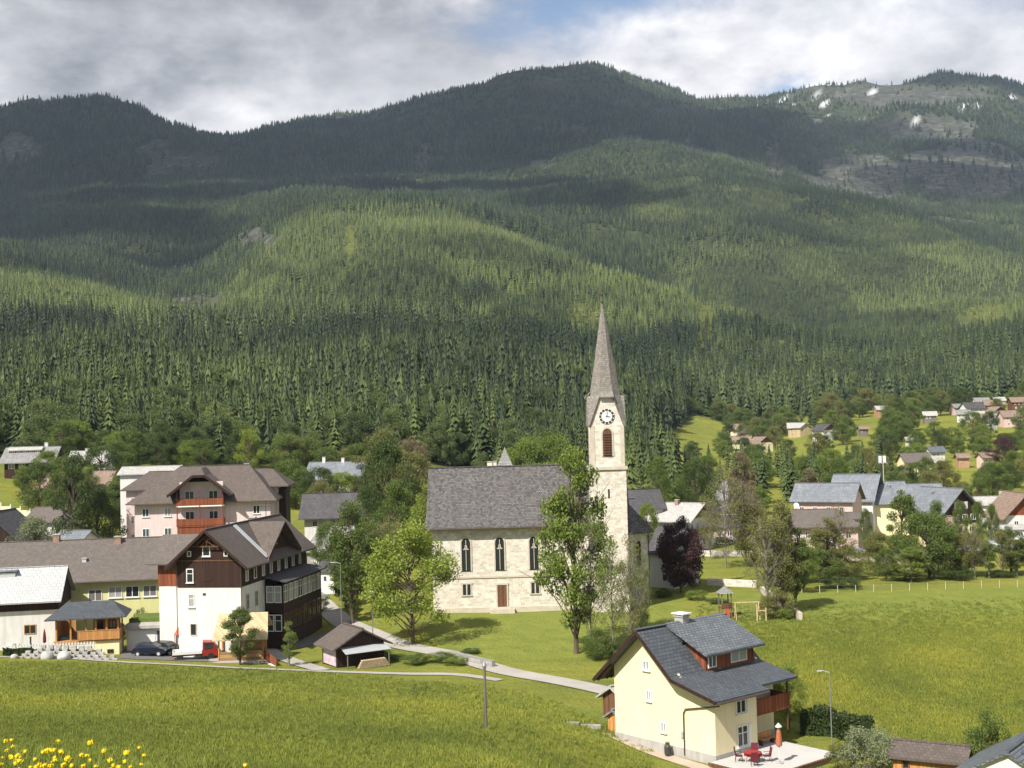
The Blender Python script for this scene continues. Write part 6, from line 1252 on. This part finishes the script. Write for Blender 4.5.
TREES = [
 ('round',412,148,523,112,'leaf_lime','big bright yellow green maple left of the church'),
 ('dense',330,200,520,44,'leaf_green','green tree beside the small skylight house'),('dense',400,205,480,56,'leaf_green','green tree filling the gap behind the bright maple'),('tall',378,172,540,52,'leaf_green','green tree left of the bright maple trunk'),
 ('tall',352,162,500,62,'leaf_green','mid green tree behind the open shed'),('bare',392,166,512,60,'leaf_olive','thin leafed brownish tree behind the bright maple'),
 ('round',372,186,520,56,'leaf_green','leafy tree between the road and the long dark roof'),('tall',346,176,560,40,'leaf_bright','low bright tree on the lane bend'),
 ('dense',392,226,436,72,'leaf_deep','tall dark green tree left of the church gable'),('round',412,262,448,60,'leaf_olive','olive brown tree behind the tall dark one left of the church'),('tall',424,186,476,40,'leaf_lime','lime green tree touching the church gable'),('dense',372,214,480,40,'leaf_deep','dark bushy tree right of the long dark roof'),
 ('round',366,262,474,26,'leaf_copper','small dark copper tree beside the blue grey roof'),('round',345,284,470,40,'leaf_lime','bright lime tree in front of the blue grey roof'),
 ('tall',575,140,447,92,'leaf_bright','tall open crowned tree standing before the church wall'),('bare',590,139,505,56,'leaf_bright','lower leafy limb mass beside the tall tree at the church'),
 ('bare',612,137,540,46,'leaf_bright','slender half bare birch left of the church choir'),('bare',630,136,535,44,'leaf_olive','slender half bare birch right of its twin by the church choir'),('bare',640,141,545,34,'leaf_green','thin sapling nearest the choir wall'),
 ('full',681,176,514,52,'leaf_copper','dark purple copper beech beside the churchyard lawn'),
 ('bare',727,204,462,52,'leaf_olive','tall half bare birch left of its pair behind the churchyard wall'),('bare',747,206,470,46,'leaf_buff','tall half bare birch right of its pair behind the churchyard wall'),('bare',712,216,500,30,'leaf_olive','short thin tree left of the birch pair'),
 ('bare',768,158,505,58,'leaf_olive','olive riverside tree beside the swing'),('tall',783,160,500,48,'leaf_olive','dense olive riverside tree right of the swing'),('bush',776,157,590,46,'leaf_olive','twiggy undergrowth at the foot of the riverside trees'),('round',804,176,540,40,'leaf_bright','bright green tree behind the riverside trees'),
 ('tall',829,190,512,44,'leaf_olive','brownish riverside tree in front of the pink wing'),('bare',842,192,505,40,'leaf_buff','thin buff tree in front of the pink block'),('dense',822,186,548,52,'leaf_green','low green riverside tree before the pink wing'),
 ('round',887,186,547,27,'leaf_green','small round dark tree alone by the pasture fence'),
 ('tall',905,200,486,42,'leaf_green','tall shrub tree in front of the blue roofs'),('dense',930,188,508,72,'leaf_green','broad green tree mass behind the pasture fence'),('round',952,190,530,50,'leaf_olive','olive green tree right of the broad mass'),
 ('tall',912,184,545,40,'leaf_bright','lighter sapling at the left of the broad mass'),('bare',976,187,522,34,'leaf_olive','thin olive tree with pale stems by the fence'),('slim',990,186,532,24,'leaf_green','slim green tree with pale stem by the fence'),('bare',1004,187,526,34,'leaf_olive','thin tree near the right edge behind the fence'),('slim',1018,187,540,26,'leaf_green','slim tree at the right edge behind the fence'),('tall',1030,188,525,30,'leaf_olive','olive tree cut by the right edge behind the fence'),
 ('dense',880,192,530,44,'leaf_olive','olive thicket tree left of the lone round tree by the fence'),('dense',968,189,532,46,'leaf_olive','olive thicket tree between the broad mass and the thin stems'),('tall',1012,188,524,40,'leaf_green','green tree among the thin stems at the right'),('dense',846,189,545,50,'leaf_olive','olive thicket tree at the left end of the pasture fence'),('tall',940,193,500,34,'leaf_green','tall tree rising above the broad green mass'),('tall',796,162,512,40,'leaf_green','green riverside tree leaning over the garden wall'),('dense',755,205,500,50,'leaf_olive','low olive tree between birch pair and riverside trees'),
 ('round',868,222,506,15,'leaf_green','small round tree beside the plain pink block'),('round',963,228,498,20,'leaf_green','small green tree in front of the timber inn gable'),('round',981,226,500,20,'leaf_green','small green tree left of its twin near the white garage'),('round',994,226,503,18,'leaf_green','small green tree right of its twin near the white garage'),
 ('tall',239,138,604,44,'leaf_green','young tree in front of the wooden kiosk'),('slim',288,137,621,20,'leaf_bright','small thin sapling between the kiosk and the open shed'),
 ('round',32,194,516,60,'leaf_silver','pale silvery tree above the long hall roof'),('tall',75,206,452,50,'leaf_deep','tall dark tree left of the pink hotel'),('dense',98,212,486,56,'leaf_deep','dark spreading tree beside the pink hotel'),('tall',58,230,470,40,'leaf_green','mid green tree in front of the dark chalet'),('round',90,262,466,30,'leaf_bright','light tree between white roof and brown roof'),
 ('round',24,268,464,22,'leaf_bright','light green garden tree below the dark chalet'),('dense',298,172,575,34,'leaf_deep','dark shrub tree at the far end of the veranda'),
 ('dense',530,296,434,60,'leaf_bright','left tree of the broad green clump behind the church roof'),('dense',560,300,430,60,'leaf_bright','right tree of the broad green clump behind the church roof'),('round',252,318,428,32,'leaf_lime','lime tree alone at the foot of the spruces'),('round',385,300,428,56,'leaf_olive','olive tree at the foot of the spruces'),('round',414,310,438,50,'leaf_buff','buff leafed tree at the foot of the spruces'),
 ('round',785,106,664,48,'leaf_bright','leafy tree behind the balcony of the yellow house'),('round',1008,425,436,32,'leaf_copper','large copper beech at the right edge of the upper valley'),
 ('round',660,250,455,40,'leaf_green','green tree behind the roofs right of the church tower'),('dense',700,262,455,46,'leaf_deep','dense tree left of the bare birches above the flat hall'),('round',650,215,500,28,'leaf_bright','light tree between the choir roof and the white chalet'),('round',668,262,490,24,'leaf_bright','pale tree behind the white chalet roof'),
 ('tall',745,262,450,36,'leaf_buff','buff tree behind the bare birches'),('tall',812,290,468,36,'leaf_buff','buff leafed tree above the pink guest house'),
 ('bush',865,90,718,80,'leaf_silver','large silvery green bush beside the terrace'),('bush',838,92,738,40,'leaf_olive','smaller grey green bush between hedge and terrace'),('bush',982,88,710,58,'leaf_green','loose green shrub behind the red tractor'),
 ('bush',140,158,603,22,'leaf_deep','round dark bush on the bank below the hall windows'),('bush',392,140,656,50,'leaf_green','low green bush under the bright maple'),('bush',440,138,652,40,'leaf_green','low bush beside the rough stone wall'),('bush',470,142,648,26,'leaf_deep','dark bush at the right end of the rough wall'),('bush',363,139,655,34,'leaf_deep','dark low bush next to the shed awning'),
 ('bush',415,137,652,34,'leaf_green','leafy roadside bush between the shed awning and the rough wall'),('bush',455,136,655,30,'leaf_bright','bright roadside bush before the rough stone wall'),('bush',375,144,648,34,'leaf_green','green bush on the lane side behind the open shed'),('bush',352,153,626,30,'leaf_deep','dark bush at the lane bend behind the open shed'),
 ('bush',318,176,596,26,'leaf_deep','dark bush on the lane verge'),('bush',697,170,588,26,'leaf_bright','light green bush at the foot of the copper beech'),('bush',716,168,598,30,'leaf_green','small green bush next to the play tower'),('bush',664,172,588,22,'leaf_deep','dark bush beside the choir wall'),('bush',786,156,605,22,'leaf_bright','bright bush at the foot of the riverside trees'),
 ('bush',842,180,575,46,'leaf_deep','dark undergrowth behind the left end of the pasture fence'),('bush',905,186,568,34,'leaf_deep','undergrowth left of the broad green tree mass'),('bush',955,186,566,50,'leaf_deep','undergrowth right of the broad green tree mass'),('bush',1000,187,570,40,'leaf_deep','undergrowth near the right edge behind the fence'),
 ('bush',596,137,628,40,'leaf_green','leafy scrub at the foot of the tall church tree'),('bush',622,138,640,40,'leaf_green','leafy scrub under the half bare birches'),
]
for t_ in TREES:
    kd, px, D, yt, wp, mt, lb = t_
    tree(kd, px, D, yt, wp, mt, lb, cat='bush' if kd == 'bush' else 'tree', bark='bark_pale' if kd in ('bare', 'slim') else 'bark')
for px, D in ((583,108.5),(589.5,108)): 
    tree('bush', px, D, topz.__call__ and 722, 7, 'leaf_deep', 'small dark upright thuja %s the garden shed' % ('left of its twin beside' if px < 585 else 'right of its twin beside'), cat='bush', name='thuja')
# hedge
def hedge(pts, w_, h_, label, seed=5):
    r = np.random.RandomState(seed); cs = []
    core = MB()
    for a, b_ in zip(pts[:-1], pts[1:]):
        n = int((b_-a).length*950); t = r.rand(n); x = a.x+(b_.x-a.x)*t; y = a.y+(b_.y-a.y)*t
        d = (b_-a); nx, ny = -d.y/d.length, d.x/d.length; s_ = r.rand(n)*2-1; s_ = np.sign(s_)*np.abs(s_)**.35*w_/2*(1+.2*r.rand(n)); z_ = r.rand(n)**.6*h_*(1+.12*np.sin(x*2.1)+.08*r.rand(n))
        x = x+nx*s_; y = y+ny*s_; cs.append(np.stack([x, y, H(x, y)+z_], 1))
        core.extr([a-V3((nx,ny,0))*w_*.4-V3((0,0,.4)), b_-V3((nx,ny,0))*w_*.4-V3((0,0,.4)), b_-V3((nx,ny,0))*w_*.4+V3((0,0,h_*.88)), a-V3((nx,ny,0))*w_*.4+V3((0,0,h_*.88))], V3((nx,ny,0))*w_*.8)
    c = np.concatenate(cs); n = len(c); u = r.normal(size=(n,3)); u /= np.linalg.norm(u, axis=1)[:,None]; v = np.cross(u, r.normal(size=(n,3))); v /= np.linalg.norm(v, axis=1)[:,None]; s_ = r.uniform(.06,.13,n)[:,None]
    me = npmesh('hedge', np.stack([c-u*s_, c-v*s_*.7, c+u*s_, c+v*s_*.7], 1).reshape(-1,3), np.arange(n*4).reshape(-1,4), ['leaf_hedge'], 4)
    o = bpy.data.objects.new('hedge', me); col.objects.link(o); tag(o, label, 'hedge'); core.build('inner_growth', 'leaf_hedge', o)
hedge([at(797,104), at(832,103), at(862,99.5)], 1.5, 2.0, 'clipped dark green hedge beyond the terrace')
hedge([at(4,143.2), at(96,141.8)], .8, .8, 'low dark hedge in front of the white picket fence')
# spruces and broadleaf trees among the houses of the valley
BLD = []
for o in bpy.data.objects:
    if o.parent is None and o.get('category') in ('house','hotel','building','inn','hut','garage','church','barn','shed') :
        xs = [v for c in o.children if c.type == 'MESH' for v in (o.matrix_basis @ V3(c.bound_box[0]), o.matrix_basis @ V3(c.bound_box[6]))]
        if xs: BLD.append((min(v.x for v in xs)-1.5, max(v.x for v in xs)+1.5, min(v.y for v in xs)-1.5, max(v.y for v in xs)+1.5))
def freeat(x, y):
    return not any(a < x < b_ and c < y < d for a, b_, c, d in BLD)
def hides(px, ptop, D):   # do not grow in front of a house face close behind
    return any((512+F*((a+b_)/2)/((c+d)/2)-px)**2 < 60 and 0 < (c+d)/2-D < 60 for a, b_, c, d in BLD)
def blocks(n, box, kinds, label, cat, group, seed, spruce=False):
    q = random.Random(seed); k = 0; tries = 0
    while k < n and tries < n*30:
        tries += 1; px = q.uniform(box[0], box[1]); D = q.uniform(box[2], box[3]); p = at(px, D)
        ipx, ipy = proj(np.array([p.x]), np.array([p.y]), np.array([p.z]))
        if not freeat(p.x, p.y) or hides(px, 0, D): continue
        if any(float(ell(ipx, ipy, np.array([D]), *e, 0.0)[0]) > .2 for e in FIELDS): continue
        hh = q.uniform(*box[4:6]); k += 1
        if spruce: conifer(p.x, p.y, hh, q.uniform(1.0, 1.3), False, label, group)
        else:
            kd, mt = q.choice(kinds); ytop = None
            o = thing('broadleaf_tree', label, cat, (p.x, p.y, p.z-.1), q.random()*6.28, group); i_ = q.randrange(len(BP[kd])); w_ = hh*q.uniform(.8,1.25)
            c = bpy.data.objects.new('crown', crown_mesh(kd, i_, mt)); col.objects.link(c); c.parent = o; c.scale = (w_, w_, hh)
            t = bpy.data.objects.new('trunk', wood_mesh(kd, i_)); col.objects.link(t); t.parent = o; t.scale = (w_, w_, hh)
BK = [('round','leaf_green'),('dense','leaf_bright'),('round','leaf_deep'),('dense','leaf_green'),('round','leaf_olive')]
blocks(26, (628,690,262,420,13,21), None, 'dark spruce in the wood right of the church tower', 'tree', 'spruces right of the church tower', 1, True)
blocks(26, (690,800,300,470,9,15), None, 'spruce between the flat hall and the far cluster of houses', 'tree', 'spruces in front of the far cluster', 2, True)
blocks(24, (785,900,290,420,9,15), None, 'spruce behind the blue roofed inn halls', 'tree', 'spruces behind the inn halls', 3, True)
blocks(20, (632,760,240,330,6,11), BK, 'garden tree among the roofs right of the church', 'tree', 'garden trees right of the church', 4)
blocks(26, (690,900,310,560,8,12), BK, 'broadleaf tree in the valley belt before the far cluster', 'tree', 'valley belt trees', 5)
blocks(34, (895,1040,290,520,6,11), BK, 'broadleaf tree among the houses behind the inn', 'tree', 'trees behind the inn', 6)
blocks(44, (880,1060,540,780,9,15), BK, 'broadleaf tree around the upper village houses', 'tree', 'trees of the upper village', 7)
blocks(22, (640,880,640,770,10,16), BK, 'broadleaf tree along the foot of the far wood', 'tree', 'trees at the foot of the far wood', 8)
blocks(26, (722,800,560,765,8,14), BK, 'broadleaf tree round the far cluster of houses', 'tree', 'trees round the far cluster', 21)
blocks(20, (725,900,600,770,10,16), None, 'spruce standing on the far hillside meadows', 'tree', 'spruces on the far hillside meadows', 22, True)
blocks(24, (820,910,540,770,8,13), BK, 'broadleaf tree on the upper meadow slope', 'tree', 'trees on the upper meadow slope', 23)
blocks(18, (290,430,250,340,7,12), BK, 'garden tree around the blue grey and long dark roofs', 'tree', 'garden trees behind the side street', 9)
blocks(14, (40,135,235,335,7,12), BK, 'garden tree around the hillside houses at the left', 'tree', 'garden trees on the left slope', 10)
blocks(10, (440,620,250,320,9,14), BK, 'tree in the belt behind the church roof', 'tree', 'belt behind the church', 12)
blocks(16, (0,300,318,345,9,13), BK, 'broadleaf tree at the foot of the left spruce slope', 'tree', 'broadleaf foot of the spruce slope', 13)
tree('dense', 1, 1, 1, 1, 'leaf_green', '', None) if False else None
p = at(777,182); conifer(p.x, p.y, topz(777,503,182)-p.z, 1.25, False, 'single slim spruce rising among the riverside trees', None)
p = at(5,205); conifer(p.x, p.y, 9, 1.2, False, 'dark spruce at the left edge above the black barn', None)
# ================================================================== near flowers and grass
plain('petal_yellow', (.78,.60,.02), .5, .08); plain('stem_green', (.10,.15,.03), .7, .2)
m, nt, b = nodes('blade'); g = N(nt, 'ShaderNodeNewGeometry'); nt.links.new(ramp(nt, g.outputs['Random Per Island'], [(.1, (.05,.09,.015)), (.6, (.12,.16,.025)), (.95, (.22,.20,.06))]), b.inputs['Base Color']); b.inputs['Roughness'].default_value = .6
q = random.Random(4); bl = []
for v in range(3):
    mb = MB()
    for k in range(9):
        a = k*2.4; r0_ = .010+.004*(k % 3)
        pts = [V3((0,0,-.012)), V3((r0_*math.cos(a-.5), r0_*math.sin(a-.5), .0)), V3((r0_*.9*math.cos(a), r0_*.9*math.sin(a), .019)), V3((r0_*math.cos(a+.5), r0_*math.sin(a+.5), .0))]
        mb.add(pts, [(0,1,2,3)])
    mb.lathe([(.003,-.01),(.012,-.002),(.011,.011),(.003,.016)], 8); bl.append(mb.mesh('blossom', 'petal_yellow'))
def flower(px, py, D, sz=1.0):
    hd = P(px, py, D); g_ = hz(hd.x, hd.y); 
    if hd.z-g_ < .06: hd.z = g_+.12
    o = thing('globe_flower', 'yellow globe flower on a thin stem in the near meadow corner', 'flower', (hd.x+q.uniform(-.05,.05), hd.y, g_), 0, 'yellow globe flowers in the near corner')
    rel = hd-V3(o.location); MB().tube([(0,0,-.02), tuple(rel*.5+V3((q.uniform(-.02,.02),0,0))), tuple(rel)], [.003,.0025,.002], 4).build('stem', 'stem_green', o, fix=False)
    b_ = bpy.data.objects.new('blossom', bl[q.randrange(3)]); col.objects.link(b_); b_.parent = o; b_.location = rel; b_.scale = (sz,)*3; b_.rotation_euler = (q.uniform(-.5,.5), q.uniform(-.5,.5), q.random()*6)
for px, py in ((6,742),(12,741),(12,747),(57,742),(90,744),(43,753),(46,752),(54,751),(60,753),(3,758),(10,757),(18,756),(26,752),(67,760),(68,759),(55,761),(81,756),(103,752),(143,756),(126,754),(111,761),(125,762),(113,766),(246,766),(2,765),(15,764),(34,760),(40,766),(72,766),(30,768),(90,761),(95,767),(7,751),(20,762),(140,765),(63,766),(50,767),(84,767),(118,768),(131,767)):
    flower(px+q.uniform(-1,1), py, q.uniform(7.6, 9.6), q.uniform(.8, 1.35)*(1.0 if px < 200 else .8))
for k in range(18): flower(abs(q.gauss(0, 75)), q.uniform(748, 780), q.uniform(7.0, 10.5), q.uniform(.7, 1.3))
r = np.random.RandomState(3); n = 15000; D_ = 5.5+14*r.rand(n)**1.3; u_ = -760+1520*r.rand(n)**1.0; x = u_*D_/F; y = D_; z = H(x, y); a = r.rand(n)*6.28; hh = (.10+.16*r.rand(n)); w_ = .004+.004*r.rand(n); lx = np.cos(a)*hh*.35*r.rand(n); ly = np.sin(a)*hh*.35*r.rand(n)
vs = np.stack([np.stack([x-w_*np.cos(a+1.6), y-w_*np.sin(a+1.6), z-.02],1), np.stack([x+w_*np.cos(a+1.6), y+w_*np.sin(a+1.6), z-.02],1), np.stack([x+lx, y+ly, z+hh],1)], 1).reshape(-1,3)
me = npmesh('near_grass', vs, np.arange(n*3).reshape(-1,3), ['blade'], 3); o = bpy.data.objects.new('near_grass', me); col.objects.link(o); tag(o, 'tall meadow grass blades in the near corner', 'grass', kind='stuff')
# grass tufts over the meadows
def tuft_scatter(name, n, pr_, dist, label, seed):
    r = np.random.RandomState(seed); px, D = dist(r, n); x = (px-512)*D/F; y = D; z = H(x, y); ok = (z < CZ)
    x, y, z, D = x[ok], y[ok], z[ok], D[ok]
    ti = np.clip((.58 if seed == 6 else .52)+1.1*fbm(x, y*.6, 9, 4, 33)+.8*fbm(x, y, 38, 2, 34)+(r.rand(len(x))-.5)*.5, 0, 1)
    h_ = (.10+.14*r.rand(len(x)))*(1+.5*sstep(40,120,D)); gn_forest(name, x, y, z+.2, h_, h_*1.9, ti, pr_, label, 'meadow_tuft')
m, nt, b = nodes('meadow_tuft'); ai = N(nt, 'ShaderNodeAttribute'); ai.attribute_type = 'INSTANCER'; ai.attribute_name = 'tint'; g = N(nt, 'ShaderNodeNewGeometry')
f = mth(nt, 'ADD', ai.outputs['Fac'], mth(nt, 'MULTIPLY', mth(nt, 'SUBTRACT', g.outputs['Random Per Island'], .5), .3))
nt.links.new(ramp(nt, f, [(.1, (.11,.135,.035)), (.45, (.19,.235,.045)), (.75, (.27,.295,.055)), (.93, (.37,.36,.06))]), b.inputs['Base Color'])
yf = mixc(nt, mth(nt, 'MULTIPLY', mth(nt, 'GREATER_THAN', g.outputs['Random Per Island'], .95), mth(nt, 'GREATER_THAN', ai.outputs['Fac'], .42)), b.inputs['Base Color'].links[0].from_socket, (.75,.56,.03)); nt.links.new(yf, b.inputs['Base Color']); b.inputs['Roughness'].default_value = .9
tr_ = N(nt, 'ShaderNodeBsdfTranslucent'); tr_.inputs[0].default_value = (.32,.34,.06,1); mx = N(nt, 'ShaderNodeMixShader'); mx.inputs[0].default_value = .42; nt.links.new(b.outputs[0], mx.inputs[1]); nt.links.new(tr_.outputs[0], mx.inputs[2]); nt.links.new(mx.outputs[0], nt.nodes['Material Output'].inputs[0])
tp_ = []
for k in range(3):
    mb = MB(); qq = random.Random(k)
    for i in range(11):
        a = qq.random()*6.28; r_ = qq.random()*.7; c = V3((r_*math.cos(a), r_*math.sin(a), 0)); a = qq.random()*6.28; d_ = V3((math.cos(a), math.sin(a), 0))*qq.uniform(.05,.10)
        mb.add([c-d_, c+d_, c+V3((qq.uniform(-.3,.3), qq.uniform(-.3,.3), qq.uniform(.6,1.0)))], [(0,1,2)])
    p = at(150+k*60, 40+k*9); o = bpy.data.objects.new('grass_tuft', mb.mesh('grass_tuft', 'blade')); col.objects.link(o); o.location = (p.x, p.y, p.z-.02); o.scale = (.3,.3,.3); tag(o, 'tuft of taller grass in the sloping near meadow', 'grass', 'grass tufts in the near meadow', 'stuff'); tp_.append(o)
def dnear(r, n):
    D = np.exp(r.uniform(math.log(17), math.log(137), int(n*1.5))); px = r.uniform(-60, 1080, len(D)); k = (px < 640)&(D < np.interp(px, [0,300,512,640], [136,133,121,100])); return px[k], D[k]
def dfar(r, n):
    D = 82+92*r.rand(int(n*1.4)); px = r.uniform(690, 1080, len(D)); gx, gy = (px-512)*D/F, D
    k = (r.rand(len(D)) < sstep(172, 128, D)+0*D)&~((px < 860)&(D > 90)&(D < 108)&(px < 800+ (D-90)*0+62)); return px[k], D[k]
tuft_scatter('meadow_grass', 60000, tp_, dnear, 'flowering meadow grass of the near slope', 5)
tuft_scatter('meadow_grass', 36000, tp_, dfar, 'flowering meadow grass of the valley field', 6)
SHADE_CLOUDS = [(40,150,4000,900,700,150),(330,160,4300,1100,800,150),(600,140,4300,1100,800,150),(1010,190,3300,420,320,120),
          (40,235,2700,420,300,110),(430,200,2750,420,200,120),(590,205,2300,170,200,110),(50,215,2300,330,230,110),(1010,90,5000,500,350,120),
          (60,170,3300,620,480,130),(260,172,3400,620,480,130),(470,168,3500,620,480,130),(660,165,3500,520,420,130),(780,150,4000,420,400,130),(960,180,3900,480,260,120),(200,250,2000,200,160,90),(300,195,2800,520,170,120),(520,192,2650,260,140,110)]
HAZE = 4.6e-5
sc.view_settings.exposure = .68
# ------------------------------------------------------------------ unseen clouds added overhead to shade the far mountains, and the air
def shade_cloud(tx, ty, tz, rx, ry, th, zc=2500, seed=0):
    k = (zc-tz)/math.tan(SEL); x = tx+k*math.sin(SAZ); y = ty+k*math.cos(SAZ)
    me = bpy.data.meshes.new('shade_cloud'); bm = bmesh.new(); bmesh.ops.create_icosphere(bm, subdivisions=4, radius=1)
    for v in bm.verts:
        n = fbm(np.array([v.co.x*2+seed*9.1]), np.array([v.co.y*2+v.co.z]), 1.0, 3, 5+seed)[0]
        v.co *= 1+.75*n; v.co.x *= rx; v.co.y *= ry; v.co.z *= th*(1 if v.co.z > 0 else .5)
    bm.to_mesh(me); bm.free(); me.materials.append(MATS['shade_cloud_mat'])
    o = bpy.data.objects.new('shade_cloud', me); col.objects.link(o); o.location = (x, y, zc); tag(o, kind='structure'); return o
m = bpy.data.materials.new('shade_cloud_mat'); m.use_nodes = True; MATS['shade_cloud_mat'] = m; nt = m.node_tree
nt.nodes.remove(nt.nodes['Principled BSDF']); pv = N(nt, 'ShaderNodeVolumePrincipled'); pv.inputs['Color'].default_value = (.95,.95,.96,1); pv.inputs['Density'].default_value = .011
nt.links.new(pv.outputs[0], nt.nodes['Material Output'].inputs['Volume'])
for k, (px, py, D, rx, ry, th) in enumerate(SHADE_CLOUDS):
    p = P(px, py, D); shade_cloud(p.x, p.y, p.z, rx, ry, th, 2500, k)
if HAZE:
    m = bpy.data.materials.new('haze_air'); m.use_nodes = True; MATS['haze_air'] = m; nt = m.node_tree
    nt.nodes.remove(nt.nodes['Principled BSDF']); pv = N(nt, 'ShaderNodeVolumePrincipled'); pv.inputs['Color'].default_value = (.62,.78,1,1); pv.inputs['Density'].default_value = HAZE
    nt.links.new(pv.outputs[0], nt.nodes['Material Output'].inputs['Volume'])
    zmin = float(Z.min())-1.5; zmax = float(Z.max())+30
    o = MB().box(-14500, 14500, -60, 6600, zmin, zmax).build('haze', 'haze_air'); tag(o, kind='stuff')
print('objects', len(bpy.data.objects))
